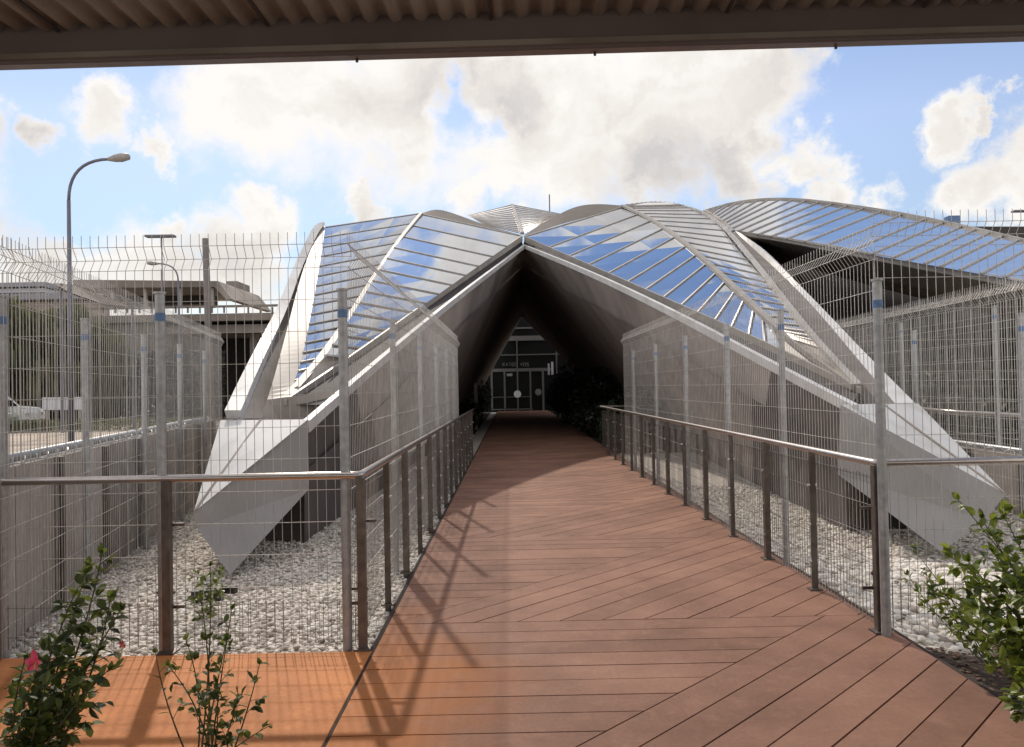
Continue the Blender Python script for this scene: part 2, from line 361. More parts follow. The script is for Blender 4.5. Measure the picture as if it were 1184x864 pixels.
L.new(skc.outputs['Result'], mix.inputs['A']); rb_ = N.new('ShaderNodeMapRange'); rb_.inputs['From Min'].default_value = .65; rb_.inputs['From Max'].default_value = -.1; rb_.inputs['To Min'].default_value = 1; rb_.inputs['To Max'].default_value = 1.55  # clouds behind the camera are brightened, an added fill light
L.new(fd.outputs['Value'], rb_.inputs['Value'])
cs_ = N.new('ShaderNodeVectorMath'); cs_.operation = 'SCALE'; L.new(cc.outputs[0], cs_.inputs[0]); L.new(rb_.outputs[0], cs_.inputs['Scale'])
L.new(cs_.outputs[0], mix.inputs['B'])
L.new(mix.outputs['Result'], bg.inputs['Color'])

sl = bpy.data.lights.new('sun', 'SUN'); sl.energy = 2.9; sl.angle = R(1.2); sl.color = (1, .90, .78)
so = bpy.data.objects.new('sun', sl); col.objects.link(so)
so.rotation_euler = (-sdir).to_track_quat('-Z', 'Y').to_euler(); so.location = sdir * 60

# ------------------------------------------------------------------ ground
GZ = -.06
def struct(o): o['kind'] = 'structure'; return o
g = MB(); g.poly([(-1500, -200, GZ - .06), (1500, -200, GZ - .06), (1500, 2500, GZ - .06), (-1500, 2500, GZ - .06)])
struct(g.build('ground', M['dirt']))
g = MB(); g.poly([(-7, -3, GZ), (8, -3, GZ), (8, 60, GZ), (-7, 60, GZ)])
struct(g.build('gravel_bed', M['gravel_g']))

# boardwalk
XL, XR = -.86, 2.40
def clip(poly, a, b, c):   # keep a*x+b*y<=c
    out = []
    for i in range(len(poly)):
        p, q = poly[i], poly[(i + 1) % len(poly)]
        fp = a * p[0] + b * p[1] - c; fq = a * q[0] + b * q[1] - c
        if fp <= 0: out.append(p)
        if fp * fq < 0:
            t = fp / (fp - fq); out.append((p[0] + t * (q[0] - p[0]), p[1] + t * (q[1] - p[1])))
    return out
dk = MB(); gap = .009; bw = .205; T = .028
def board(poly):
    if len(poly) < 3: return
    ar = abs(sum(poly[i][0] * poly[(i + 1) % len(poly)][1] - poly[(i + 1) % len(poly)][0] * poly[i][1] for i in range(len(poly)))) / 2
    if ar < .0008: return
    n = len(poly); h = random.uniform(-.0012, .0012)
    vs = [(x, y, h) for x, y in poly] + [(x, y, h - T) for x, y in poly]
    fs = [tuple(range(n)), tuple(range(2 * n - 1, n - 1, -1))] + [(i, i + n, (i + 1) % n + n, (i + 1) % n) for i in range(n)]
    fs = [fs[0]] + fs[2:]
    dk.add(vs, fs)
P = 2.97; Y0 = 2.35 - P * 2
kz = 0; g2 = gap / 2
S2 = math.sqrt(2)
while Y0 + kz * P < 51:
    ya = Y0 + kz * P; yb = ya + P
    # transversal boards : y - ya > (x - XL)
    nb = round(P / bw); b_ = P / nb
    for i in range(nb):
        y1 = ya + i * b_ + g2; y2 = ya + (i + 1) * b_ - g2
        po = [(XL, y1), (XR, y1), (XR, y2), (XL, y2)]
        po = clip(po, 1, -1, XL - ya - g2 * S2)
        board(po)
    # diagonal boards : y - ya < (x - XL)
    c0 = -60
    rect = [(XL, ya + g2), (XR, ya + g2), (XR, yb - g2), (XL, yb - g2)]
    # x - y = const
    k0 = XL - ya
    j = 0
    while k0 + j * bw * S2 < XR - ya:
        lo = k0 + j * bw * S2 + g2 * S2; hi = k0 + (j + 1) * bw * S2 - g2 * S2
        po = clip(rect, 1, -1, hi); po = clip(po, -1, 1, -lo) if len(po) > 2 else po
        board(po); j += 1
    kz += 1
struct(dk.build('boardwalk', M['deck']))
u = MB(); u.poly([(XL + .01, -3.5, -.034), (XR - .01, -3.5, -.034), (XR - .01, 50.9, -.034), (XL + .01, 50.9, -.034)])
u.bar((XL - .02, -3.5, -.03), (XL - .02, 50, -.03), .03, .05); u.bar((XR + .02, -3.5, -.03), (XR + .02, 50, -.03), .03, .05)
struct(u.build('boardwalk_base', mat('joint_shadow', (.035, .02, .015), .9)[0]))
# orange paved terrace
s = MB(); s.box((-4.0, 3.9, -.03), (6.24, 1.78, .06))
struct(s.build('paved_terrace', M['slab'], bevel=.004))
s = MB(); s.box((-4.0, 1.2, -.04), (6.24, 3.58, .06)); struct(s.build('planting_bed', M['soil']))
s = MB(); s.add([(XR + .04, -2, -.02), (7, -2, -.02), (7, 3.6, -.02), (3.4, 4.25, -.015), (XR + .04, 4.62, -.015)], [(0, 1, 2, 3, 4)])
struct(s.build('mulch_bed', M['soil']))

# ------------------------------------------------------------------ stones (stuff)
def ico():
    t = (1 + 5 ** .5) / 2
    v = np.array([(-1, t, 0), (1, t, 0), (-1, -t, 0), (1, -t, 0), (0, -1, t), (0, 1, t), (0, -1, -t), (0, 1, -t), (t, 0, -1), (t, 0, 1), (-t, 0, -1), (-t, 0, 1)], float)
    v /= np.linalg.norm(v[0])
    f = np.array([(0, 11, 5), (0, 5, 1), (0, 1, 7), (0, 7, 10), (0, 10, 11), (1, 5, 9), (5, 11, 4), (11, 10, 2), (10, 7, 6), (7, 1, 8), (3, 9, 4), (3, 4, 2), (3, 2, 6), (3, 6, 8), (3, 8, 9), (4, 9, 5), (2, 4, 11), (6, 2, 10), (8, 6, 7), (9, 8, 1)])
    return v, f
def ico2():
    v, f = ico(); v = [tuple(p) for p in v]; cache = {}; nf = []
    def mid(a, b):
        k = (min(a, b), max(a, b))
        if k not in cache:
            p = (np.array(v[a]) + np.array(v[b])); p /= np.linalg.norm(p); v.append(tuple(p)); cache[k] = len(v) - 1
        return cache[k]
    for a, b, c in f:
        ab, bc, ca = mid(a, b), mid(b, c), mid(c, a)
        nf += [(a, ab, ca), (b, bc, ab), (c, ca, bc), (ab, bc, ca)]
    return np.array(v), np.array(nf)
def stones(name, pts, sizes, base, flat=.6, m=None, smooth=True, label=None, cat=None, squash=None):
    bv, bf = base; n = len(pts); nv = len(bv)
    rng = np.random.default_rng(3)
    V = np.repeat(bv[None], n, 0)
    sc = np.stack([rng.uniform(.75, 1.3, n), rng.uniform(.6, 1., n), rng.uniform(.35, .6, n) * (squash or 1)], 1)
    V = V * (1 + rng.normal(0, .09, (n, nv, 1)))
    V = V * sc[:, None, :] * sizes[:, None, None]
    a = rng.uniform(0, 6.28, n); t = rng.normal(0, .25, n)
    ct, st = np.cos(t)[:, None], np.sin(t)[:, None]
    y = V[:, :, 1] * ct - V[:, :, 2] * st; z = V[:, :, 1] * st + V[:, :, 2] * ct
    ca, sa = np.cos(a)[:, None], np.sin(a)[:, None]
    x = V[:, :, 0] * ca - y * sa; y2 = V[:, :, 0] * sa + y * ca
    V = np.stack([x, y2, z], 2) + pts[:, None, :]
    Fc = (bf[None] + (np.arange(n) * nv)[:, None, None]).reshape(-1, 3)
    me = bpy.data.meshes.new(name)
    me.vertices.add(n * nv); me.vertices.foreach_set('co', V.ravel())
    nf = len(Fc); me.loops.add(nf * 3); me.loops.foreach_set('vertex_index', Fc.ravel())
    me.polygons.add(nf); me.polygons.foreach_set('loop_start', np.arange(0, nf * 3, 3)); me.polygons.foreach_set('loop_total', np.full(nf, 3))
    if smooth: me.polygons.foreach_set('use_smooth', np.ones(nf, bool))
    me.materials.append(m); me.update(); me.validate()
    o = bpy.data.objects.new(name, me); col.objects.link(o); o['kind'] = 'stuff'
    if label: o['label'] = label; o['category'] = cat
    return o
def stone_mat():
    m = bpy.data.materials.new('white_stone'); m.use_nodes = True
    nt = m.node_tree; N = nt.nodes; L = nt.links; b = N['Principled BSDF']; b.inputs['Roughness'].default_value = .85
    g = N.new('ShaderNodeNewGeometry'); cr = N.new('ShaderNodeValToRGB')
    e = cr.color_ramp.elements; e[0].color = (.34, .29, .245, 1); e[1].color = (.85, .81, .75, 1)
    k = e.new(.3); k.color = (.68, .63, .56, 1)
    L.new(g.outputs['Random Per Island'], cr.inputs[0]); L.new(cr.outputs[0], b.inputs['Base Color'])
    return m
M['stone'] = stone_mat()
def wallx(y): return -3.35 - .21 * (y - 5.1)
def sample(n, x0, x1, y0, y1, ok):
    out = []
    while len(out) < n:
        x = random.uniform(x0, x1); y = random.uniform(y0, y1)
        if ok(x, y): out.append((x, y, GZ + random.uniform(-.004, .02)))
    return np.array(out)
pL = sample(15000, -4.6, XL - .03, 4.82, 10.5, lambda x, y: x > wallx(y) + .02)
stones('gravel_stones', pL, np.random.uniform(.012, .028, len(pL)), ico(), m=M['stone'], label='pale white gravel stones spread left of the boardwalk', cat='gravel')
pR = sample(4200, XR + .05, 6.0, 3.9, 7.0, lambda x, y: y > 4.68 - .25 * (x - XR) + random.uniform(-.25, .25))
stones('cobble_stones', pR, np.random.uniform(.022, .048, len(pR)), ico2(), m=M['stone'], label='rounded white cobble stones right of the boardwalk', cat='stones')
pR = sample(9000, XR + .04, 6.0, 6.8, 12.5, lambda x, y: True)
stones('gravel_stones', pR, np.random.uniform(.014, .032, len(pR)), ico(), m=M['stone'], label='pale gravel stones right of the boardwalk further back', cat='gravel')
pc = sample(3800, XR + .05, 5.0, 2.6, 4.7, lambda x, y: y < 4.72 - .25 * (x - XR) + random.uniform(-.12, .2))
pc[:, 2] += .035
stones('bark_mulch', pc, np.random.uniform(.010, .026, len(pc)), ico(), m=M['chip'], smooth=False, label='brown bark mulch under the leafy bush', cat='mulch', squash=.45)

# ------------------------------------------------------------------ retaining walls, left and right
def wall_run(name, label, f, ys, h, side):
    t = thing(name, label, 'wall', (f(ys[0]), ys[0], 0))
    b = MB(); n = 14
    for i in range(n):
        y0 = ys[0] + (ys[1] - ys[0]) * i / n; y1 = ys[0] + (ys[1] - ys[0]) * (i + 1) / n
        a = Vector((f(y0), y0, 0)); c = Vector((f(y1), y1, 0)); d = (c - a).normalized() * .006
        off = Vector((side * .11, 0, 0))
        z0, z1 = GZ - .1, h
        vs = [a + d, c - d, c - d + 2 * off, a + d + 2 * off]
        b.add([(p.x, p.y, z0) for p in vs] + [(p.x, p.y, z1) for p in vs], [(4, 5, 6, 7), (0, 1, 5, 4), (1, 2, 6, 5), (2, 3, 7, 6), (3, 0, 4, 7)])
    b.build('wall_panel', M['conc'], t)
    y = ys[0] + .6
    while y < ys[1]:
        q = MB(); q.box((f(y) - side * .03, y, (h + GZ) / 2), (.055, .06, h - GZ)); q.build('post', M['post'], t); y += 1.15
    q = MB(); pts = [(f(ys[0]) + side * .1, ys[0], h + .045), (f(ys[1]) + side * .1, ys[1], h + .045)]
    q.tube(pts, .035, 8); q.build('top_pipe', M['galv'], t, smooth=True)
    q = MB(); pts = []
    k = 0; y = ys[0]
    while y < ys[1]:
        a = k * .9; pts.append((f(y) + side * .02 + .022 * math.cos(a), y, h + .03 + .022 * math.sin(a))); y += .03; k += 1
    q.tube(pts, .006, 4); q.build('coiled_cable', M['galv'], t)
    return t
wall_run('retaining_wall', 'low brown concrete retaining wall with dark posts along the left gravel', wallx, (3.2, 13.2), 1.12, -1)
def wallr(y): return 5.95 + .03 * (y - 6)
wall_run('retaining_wall', 'low concrete wall behind the right foot of the building', wallr, (4.0, 16), .66, 1)

# ------------------------------------------------------------------ mesh fences
def wire_panel(a, b, z0, z1, out, name, parent, m, sp=.055, r=.0022, folds=True, hs=.2, spikes=True):
    """welded mesh between ground points a and b, V folds pushed out along `out`"""
    a = Vector(a); b = Vector(b); d = (b - a); ln = d.length; d.normalize(); out = Vector(out).normalized()
    mb = MB(); H = z1 - z0
    prof = []; hz = []
    if folds:
        fz = [z1 - .15] ; z = z1 - .15 - .95
        marks = []
        for c in fz: marks += [(c + .075, 0), (c, .05), (c - .075, 0)]
        prof = [(z1, 0)] + marks + [(z0, 0)]
        prof = sorted(set(prof), key=lambda q: -q[0])
        hz = [(c + .075, 0) for c in fz] + [(c, .05) for c in fz] + [(c - .075, 0) for c in fz]
        tops = [c - .075 for c in fz]
        for c in tops:
            z = c - hs
            while z > max([t + .15 for t in [q for q in tops if q < c]] + [z0]) + .05:
                hz.append((z, 0)); z -= hs
    else:
        prof = [(z1, 0), (z0, 0)]
        z = z1 - .02
        while z > z0: hz.append((z, 0)); z -= hs
    n = max(2, int(ln / sp))
    for i in range(n + 1):
        p = a + d * (ln * i / n)
        jj = random.uniform(-.002, .002)
        pts = [Vector((p.x + d.x * jj, p.y + d.y * jj, z)) + out * o for z, o in prof]
        mb.tube(pts, r, 4, cap=False)
    for z, o in hz:
        p = a + out * (o + r * 1.6); q = b + out * (o + r * 1.6)
        m_ = (p + q) / 2
        mb.tube([(p.x, p.y, z), (m_.x, m_.y, z - random.uniform(0, .004)), (q.x, q.y, z)], r * 1.12, 4, cap=False)
    return mb.build(name, m, parent)
def fence(label, a, b, posts, out, z1=2.60, ptop=2.22, pr=.03, m=None, z0=0.0, mw=None):
    a = Vector((*a, 0)); b = Vector((*b, 0)); L_ = (b - a).length; d = (b - a).normalized()
    t = thing('mesh_fence', label, 'fence', a, 'tall galvanised mesh fences beside the boardwalk')
    cuts = [0] + [p for p in posts if .05 < p < L_ - .05] + [L_]
    o3 = Vector((*out, 0)).normalized()
    for i in range(len(cuts) - 1):
        wire_panel(a + d * (cuts[i] + .01), a + d * (cuts[i + 1] - .01), z0, z1, o3, 'wire_panel', t, mw or M['wire'])
    for p in posts:
        c = a + d * p - o3 * (pr + .012)
        q = MB(); q.tube([(c.x, c.y, GZ), (c.x, c.y, ptop)], pr, 14); po = q.build('post', m or M['galv'], t, smooth=False)
        q = MB(); q.tube([(c.x, c.y, ptop), (c.x, c.y, ptop + .012)], pr * 1.25, 14); q.build('cap', M['galv'], po)
        q = MB(); q.tube([(c.x, c.y, ptop - .17), (c.x, c.y, ptop - .12)], pr + .002, 14, cap=False); q.build('blue_band', M['blue'], po)
        for zz in (.5, 1.35):
            pass
    return t
LX = -.99; RX = 2.30; YF = 4.90
fence('front mesh fence left of the boardwalk between the terrace and gravel', (-5.4, YF), (LX, YF), [L0 for L0 in (.2, 3.22, 4.36)], (0, 1))
fence('front mesh fence right of the boardwalk in front of the cobble stones', (RX + .02, YF + .03), (6.2, YF + .03), [0], (0, 1), z1=2.67)
fence('mesh fence running back along the left edge of the boardwalk', (LX - .03, YF + .03), (LX - .03, 15.2), [2.1, 4.2, 6.2, 8.0, 9.6], (1, 0), pr=.026)
fence('mesh fence running back along the right edge of the boardwalk', (RX + .06, YF + .05), (2.245, 15.4), [1.85, 3.5, 5.4, 7.4, 9.5], (-1, 0), pr=.026)
def wx2(y): return wallx(y) + .16
fence('slanting mesh fence in front of the brown wall on the left', (wx2(4.0), 4.0), (wx2(13.2), 13.2), [.9, 2.49, 4.4, 6.2, 8.0], (1, 0), pr=.028)
fence('slanting mesh fence on the right behind the building foot', (4.95, 6.6), (5.55, 14.5), [1.1, 3.5, 5.8], (-1, 0), pr=.028)
fence('distant mesh fence at far right behind the low wall', (6.6, 7.0), (7.6, 24), [1.0, 4, 7, 10, 13], (-1, 0), z1=2.9, ptop=2.6, pr=.028)

# top flat caps on the two corner posts
# ------------------------------------------------------------------ handrails
def railing(label, pts, front_posts, side_ys, sx, end=None):
    t = thing('handrail', label, 'handrail', (pts[1][0], pts[1][1], 0), 'tubular steel handrails beside the boardwalk')
    HR = 1.07
    q = MB(); P3 = [Vector((x, y, HR)) for x, y in pts]
    # rounded corners
    pp = [P3[0]]
    for i in range(1, len(P3) - 1):
        a = (P3[i - 1] - P3[i]).normalized(); b = (P3[i + 1] - P3[i]).normalized()
        for k in range(5):
            s_ = k / 4; pp.append(P3[i] + a * .05 * (1 - s_) ** 2 + b * .05 * s_ ** 2)
    pp.append(P3[-1])
    q.tube(pp, .024, 12); q.build('rail', M['rail'], t, smooth=True)
    def post(x, y, wx, wy):
        b = MB(); b.box((x, y, (HR - .012 + GZ) / 2), (wx, wy, HR - .012 - GZ)); p = b.build('post', M['post'], t, bevel=.004)
        b = MB(); b.box((x, y, .006), (wx + .05, wy + .05, .012)); b.build('base_plate', M['post'], p)
        return p
    def clip_(x, y, z, dx, p):
        b = MB(); b.box((x + dx, y + .045, z), (.11, .02, .018)); b.box((x, y + .04, z), (.03, .05, .03)); b.build('clip', M['post'], p)
    for (x, y) in front_posts:
        p = post(x, y, .052, .05)
        for z in (.78, .36, .27): clip_(x, y, z, random.choice((-.03, .03)), p)
    for i, y in enumerate(side_ys):
        w_ = .06 if i % 2 == 1 else .022
        x = pts[1][0] + (pts[2][0] - pts[1][0]) * (y - pts[1][1]) / (pts[2][1] - pts[1][1])
        p = post(x, y, .05 if i % 2 else .045, w_)
        for z in (.22, .5, .8):
            b = MB(); b.tube([(x - sx * .03, y, z), (x + sx * .04, y, z)], .011, 8); b.build('bolt', M['bolt'], p)
    # wire infill just outside the posts
    for a, b, o in zip(pts[:-1], pts[1:], range(9)):
        A = Vector((*a, 0)); B = Vector((*b, 0)); d = (B - A).normalized(); nrm_ = Vector((-d.y, d.x, 0))
        if o == 0: nrm_ = Vector((0, 1, 0))
        elif o == 1: nrm_ = Vector((-sx, 0, 0))
        off = nrm_ * .035
        wire_panel(A + off, B + off, .03, .98 if o else .30, nrm_, 'wire_infill', t, M['wire_d'], sp=.05, r=.0018, folds=False, hs=.18)
    return t
railing('tubular steel handrail turning left at the start of the boardwalk', [(-5.4, 4.83), (XL - .08, 4.83), (XL - .04, 18.5)],
        [(-3.35, 4.83), (-2.14, 4.83), (XL - .08, 4.83)], [5.8 + i * 1.0 for i in range(13)], 1)
railing('tubular steel handrail turning right at the start of the boardwalk', [(6.0, 4.95), (XR - .09, 4.95), (2.18, 19.0), (5.0, 19.0)],
        [(XR - .09, 4.95), (4.3, 4.95)], [5.98 + i * 1.06 for i in range(12)], -1)

# ------------------------------------------------------------------ terminal building
B = thing('vaulted_glass_building', 'white and grey building with folded glass petal roof over a tent-like entrance', 'building', (.6, 30, 0))
def resamp(poly, n):
    """poly: list of (px,py,Y); even in image length, depth interpolated so that straight stays straight"""
    P_ = [(p[0], p[1], 1 / p[2]) for p in poly]
    ls = [0]
    for a, b in zip(P_[:-1], P_[1:]): ls.append(ls[-1] + math.hypot(b[0] - a[0], b[1] - a[1]))
    out = []
    for i in range(n + 1):
        s_ = ls[-1] * i / n; j = 0
        while j < len(ls) - 2 and ls[j + 1] < s_: j += 1
        t = (s_ - ls[j]) / max(1e-9, ls[j + 1] - ls[j]); a, b = P_[j], P_[j + 1]
        out.append(W(a[0] + (b[0] - a[0]) * t, a[1] + (b[1] - a[1]) * t, 1 / (a[2] + (b[2] - a[2]) * t)))
    return out
def smooth2(poly, it=2):
    for _ in range(it):
        q = [poly[0]]
        for a, b in zip(poly[:-1], poly[1:]):
            q.append(tuple(a[i] * .75 + b[i] * .25 for i in range(3))); q.append(tuple(a[i] * .25 + b[i] * .75 for i in range(3)))
        q.append(poly[-1]); poly = q
    return poly
def resamp_pairs(poly, n):
    out = []; k = len(poly) - 1
    for i in range(n + 1):
        t = i / n * k; j = min(int(t), k - 1); t -= j; a, b = poly[j], poly[j + 1]
        out.append(W(a[0] + (b[0] - a[0]) * t, a[1] + (b[1] - a[1]) * t, 1 / (1 / a[2] + (1 / b[2] - 1 / a[2]) * t)))
    return out
def petal(A, Bq, n, mw=.05, m=None, mm=None, warp=1.0, skipfirst=0, sub=3, bow=0.0, label=None, pairs=False):
    PA, PB = (resamp_pairs(smooth2(A), 200), resamp_pairs(smooth2(Bq), 200)) if pairs else (resamp(smooth2(A), 200), resamp(smooth2(Bq), 200))
    ts = [min(1, (i / n) ** warp) for i in range(n + 1)]
    g_ = MB()
    rows = []
    for t in ts:
        a = PA[int(round(t * 200))]; b = PB[int(round(t * 200))]
        row = []
        for k in range(sub + 1):
            s_ = k / sub; p = a.lerp(b, s_)
            p = p + Vector((0, 0, bow * 4 * s_ * (1 - s_)))
            row.append(p)
        rows.append(row)
    for i in range(n):
        for k in range(sub):
            q = [rows[i][k], rows[i][k + 1], rows[i + 1][k + 1], rows[i + 1][k]]
            g_.poly(q)
    o = g_.build('glass_roof', m or M['glass'], B)
    if label: o['label'] = label
    for i in range(n + 1):
        mu_ = MB()
        for k in range(sub):
            p, q = rows[i][k], rows[i][k + 1]
            ii = min(i, n - 1); nn = (rows[ii + 1][k] - rows[ii][k]).cross(q - p)
            if nn.length < 1e-6: nn = Vector((0, 0, 1))
            nn.normalize()
            if nn.dot(Vector((0, 0, CAMZ)) - p) < 0: nn = -nn
            mu_.bar(p + nn * mw * .3, q + nn * mw * .3, mw, mw, nn)
        mu_.build('mullion', mm or M['mull'], o)
    if DEBUG:
        for i in range(0, n, max(1, n // 7)):
          for k in (0, sub - 1):
            p = rows[i][k]; nn = (rows[i + 1][k] - rows[i][k]).cross(rows[i][k + 1] - rows[i][k]).normalized()
            v = (p - Vector((0, 0, CAMZ))).normalized()
            if nn.dot(v) > 0: nn = -nn
            rf = v - 2 * v.dot(nn) * nn
            print('PETAL', int(A[0][0]), i, k, 'az %.0f el %.0f' % (math.degrees(math.atan2(rf.x, rf.y)), math.degrees(math.asin(rf.z))))
    return o
def strip(A, Bq, m, name, n=40, parent=None, thick=0):
    PA = resamp(smooth2(A), n); PB = resamp(smooth2(Bq), n); s_ = MB()
    for i in range(n): s_.poly([PA[i], PB[i], PB[i + 1], PA[i + 1]])
    o = s_.build(name, m, parent or B)
    if thick:
        md = o.modifiers.new('thick', 'SOLIDIFY'); md.thickness = thick; md.offset = -1
    return o
def beam(A, w_, h_, m, name, n=40, parent=None):
    P_ = resamp(smooth2(A), n); s_ = MB(); s_.tube(P_, w_ / 2, 6) if w_ == h_ else [s_.bar(P_[i], P_[i + 1], w_, h_) for i in range(n)]
    return s_.build(name, m, parent or B)

YA = 26
# --- left front petal
eaveL = [(603, 275, YA), (500, 346, 16.5), (415, 408, 12), (328, 466, 9.5)]
seamL = [(487, 247, 29), (462, 277, 24), (432, 322, 18.5), (400, 375, 14), (365, 425, 11), (328, 466, 9.5)]
petal([(603, 273, YA), (540, 317, 19.5), (480, 359.5, 15.2), (404, 414, 11.8)], [(487, 248, 29), (462, 277, 24), (435, 318, 17.9), (404, 370, 13.3), (376, 412, 10.9)], 13, .034, warp=.95)
strip([(404, 414, 11.8), (328, 467, 9.5)], [(376, 412, 11.3), (327, 466, 9.5)], M['cream'], 'roof_tip_panel')
beam([(487, 247, 29), (462, 277, 24), (432, 322, 18.5), (400, 375, 14), (365, 425, 11), (328, 466, 9.5)], .12, .08, M['seam'], 'seam_beam')
strip([(603, 272, YA), (500, 343, 16.5), (415, 404, 12), (328, 462, 9.45)], [(603, 279, YA), (500, 350, 16.5), (415, 412, 12), (328, 469, 9.45)], M['eave'], 'eave_beam', thick=.04)
# --- left side petal
petal([(487, 247, 29.05), (462, 277, 24.05), (432, 322, 18.55), (400, 375, 14.05), (365, 425, 11.05), (345, 448, 10)],
      [(376, 263, 22), (371, 300, 18), (364, 340, 15), (356, 385, 12.6), (345, 430, 10.8), (338, 452, 10)], 17, .028, warp=1.0, sub=3)
strip([(376, 262, 22), (371, 300, 18), (364, 340, 15), (356, 385, 12.6), (345, 430, 10.8), (333, 460, 9.6)],
      [(374, 262, 22.1), (360, 285, 19.5), (346, 325, 16), (332, 381, 12.6), (316, 440, 10), (309, 462, 9.5)], M['cream'], 'side_cladding')
# --- left leg
legLo = [(372, 260, 22), (362, 262.5, 21.5), (351, 283, 19.5), (340, 307, 17.5), (320, 357, 14), (292, 420, 11), (262, 484, 8.9)]
legLi = [(374, 262, 22), (366, 272, 21), (352, 300, 18.5), (343, 325, 16.5), (327, 370, 13.6), (305, 425, 10.7), (281, 484, 8.8)]
legLd = [(375, 262, 22.6), (371, 268, 22), (360, 292, 19.6), (349, 327, 16.8), (333, 381, 13.3), (319, 432, 10.9), (303, 484, 9.2)]
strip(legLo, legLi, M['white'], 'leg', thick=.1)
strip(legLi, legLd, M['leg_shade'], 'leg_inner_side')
# --- right front petal
petal([(606, 274, YA), (690, 315, 21), (790, 360, 16.5), (905, 407, 12.2)], [(720, 240, 29), (755, 255, 25), (795, 285, 20.3), (840, 326, 16.7), (893, 377, 13.1)], 14, .036, warp=.92)
strip([(905, 407, 12.2), (990, 452, 9.5)], [(893, 377, 13.1), (991, 449, 9.5)], M['cream'], 'roof_tip_panel')
seamR = [(720, 238, 29), (755, 254, 25), (795, 283, 20.4), (840, 324, 16.7), (893, 375, 13.1), (940, 412, 11.2), (991, 448, 9.5)]
beam(seamR, .13, .08, M['seam'], 'seam_beam')
strip([(606, 273, YA), (700, 314, 20), (800, 358, 15.6), (900, 402, 12), (992, 448, 9.4)], [(606, 280, YA), (700, 322, 20), (800, 368, 15.6), (900, 412, 12), (992, 455, 9.4)], M['eave'], 'eave_beam', thick=.04)
# --- right second petal
petal([(720, 238.5, 29.05), (755, 254.5, 25.05), (795, 283.5, 20.5), (840, 324.5, 16.75), (893, 375.5, 13.15), (914, 391, 12.2)],
      [(788, 237, 28.9), (834, 259, 24.6), (868, 299, 19.2), (899, 338, 15), (929, 377, 12.3), (949, 403, 11.1)], 26, .026, warp=1.0, pairs=True)
q = MB(); q.poly([W(720, 238.5, 29.1), W(740, 234.5, 30.2), W(760, 233, 31), W(775, 234.2, 30), W(790, 237.3, 28.9)]); q.build('glass_roof', M['glass'], B)
strip([(914, 391, 12.2), (991, 448, 9.5)], [(949, 403, 11.1), (992, 447, 9.5)], M['cream'], 'roof_tip_panel')
# crest above it
petal([(722, 238, 29.3), (760, 234, 31), (800, 241, 28.2), (845, 268, 24)], [(726, 236, 33), (765, 231.5, 33), (805, 240, 31), (848, 266, 26)], 24, .025, m=M['frost'])
beam([(722, 238, 29.2), (760, 233.5, 31), (800, 240, 28.1), (830, 255, 25.1), (856, 283, 20.6), (887, 321, 16.4), (917, 361, 13.1), (950, 402, 11), (992, 447, 9.5)], .09, .08, M['eave'], 'seam_beam')
# --- right leg
legRo = [(850, 267, 24), (858, 270, 23.5), (894, 299, 19), (946, 351, 14), (1006, 414, 10.8), (1060, 468, 9)]
legRi = [(850, 268, 24), (864, 281, 22.5), (895, 309, 18.6), (940, 353, 13.9), (1000, 425, 10.5), (1036, 468, 9)]
legRd = [(846, 268, 24.3), (856, 284, 22), (887, 322, 16.6), (917, 362, 13.3), (950, 403, 11.2), (992, 447, 9.7), (1000, 468, 9.3)]
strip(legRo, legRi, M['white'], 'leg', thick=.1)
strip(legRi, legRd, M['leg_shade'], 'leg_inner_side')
# --- brown arches
strip([(487, 247, 30), (503, 241.5, 31), (520, 245, 31), (560, 260, 29), (603, 272, 26.4)], [(487, 248.5, 29.5), (510, 253, 29), (540, 260, 28), (570, 267, 27), (603, 274, 26.2)], M['brown'], 'arched_ridge')
strip([(606, 272, 26.4), (640, 251, 29), (665, 238.5, 31), (690, 235.5, 31), (722, 238, 30)], [(606, 274, 26.2), (640, 262, 27), (665, 255, 28), (690, 248, 29), (721, 240, 29.3)], M['brown'], 'arched_ridge')
# --- rear dome
petal([(601, 270, 33), (592, 237, 38)], [(560, 260, 33), (541, 249.5, 37)], 13, .03, m=M['frost'])
petal([(607, 270, 33), (592, 237, 38)], [(632, 256, 33), (650, 248, 37)], 13, .03, m=M['frost'])
beam([(604, 270, 32.9), (592, 237, 37.9)], .16, .1, M['eave'], 'seam_beam')
# --- far right vault
petal([(815, 244, 32), (831, 253.5, 29), (847, 268, 26), (905, 276, 23.8), (1019, 297, 19.8), (1089, 309, 18), (1184, 326, 16), (1290, 347, 14.2)],
      [(817, 243, 32.2), (862, 232.5, 33), (930, 231, 32), (1001, 239.5, 29.5), (1102, 260, 25.3), (1162, 273.5, 23), (1240, 292, 20.5), (1330, 315, 18.5)], 34, .045, warp=1.22, sub=4, pairs=True)
beam([(815, 244, 32), (850, 233.5, 33), (900, 229.5, 33), (950, 232.5, 31), (1060, 249.5, 27), (1184, 278, 22), (1330, 314, 18.5)], .12, .1, M['eave'], 'crest_beam')
beam([(815, 244, 32), (832, 254, 29), (847, 268, 26)], .14, .1, M['conc'], 'crest_beam')
strip([(847, 266, 26), (930, 278, 23), (1000, 291, 20.5), (1184, 324, 16), (1330, 352, 13.5)], [(847, 270, 26), (930, 284, 23), (1000, 299, 20.5), (1184, 334, 16), (1330, 365, 13.5)], M['eave'], 'eave_beam', thick=.15)
strip([(850, 270, 26), (930, 285, 23.3), (1000, 300, 20.8), (1184, 335, 16.3), (1330, 366, 13.8)], [(862, 274, 27.5), (935, 300, 25), (1000, 318, 23), (1184, 360, 18), (1330, 390, 15)], M['mull'], 'soffit')
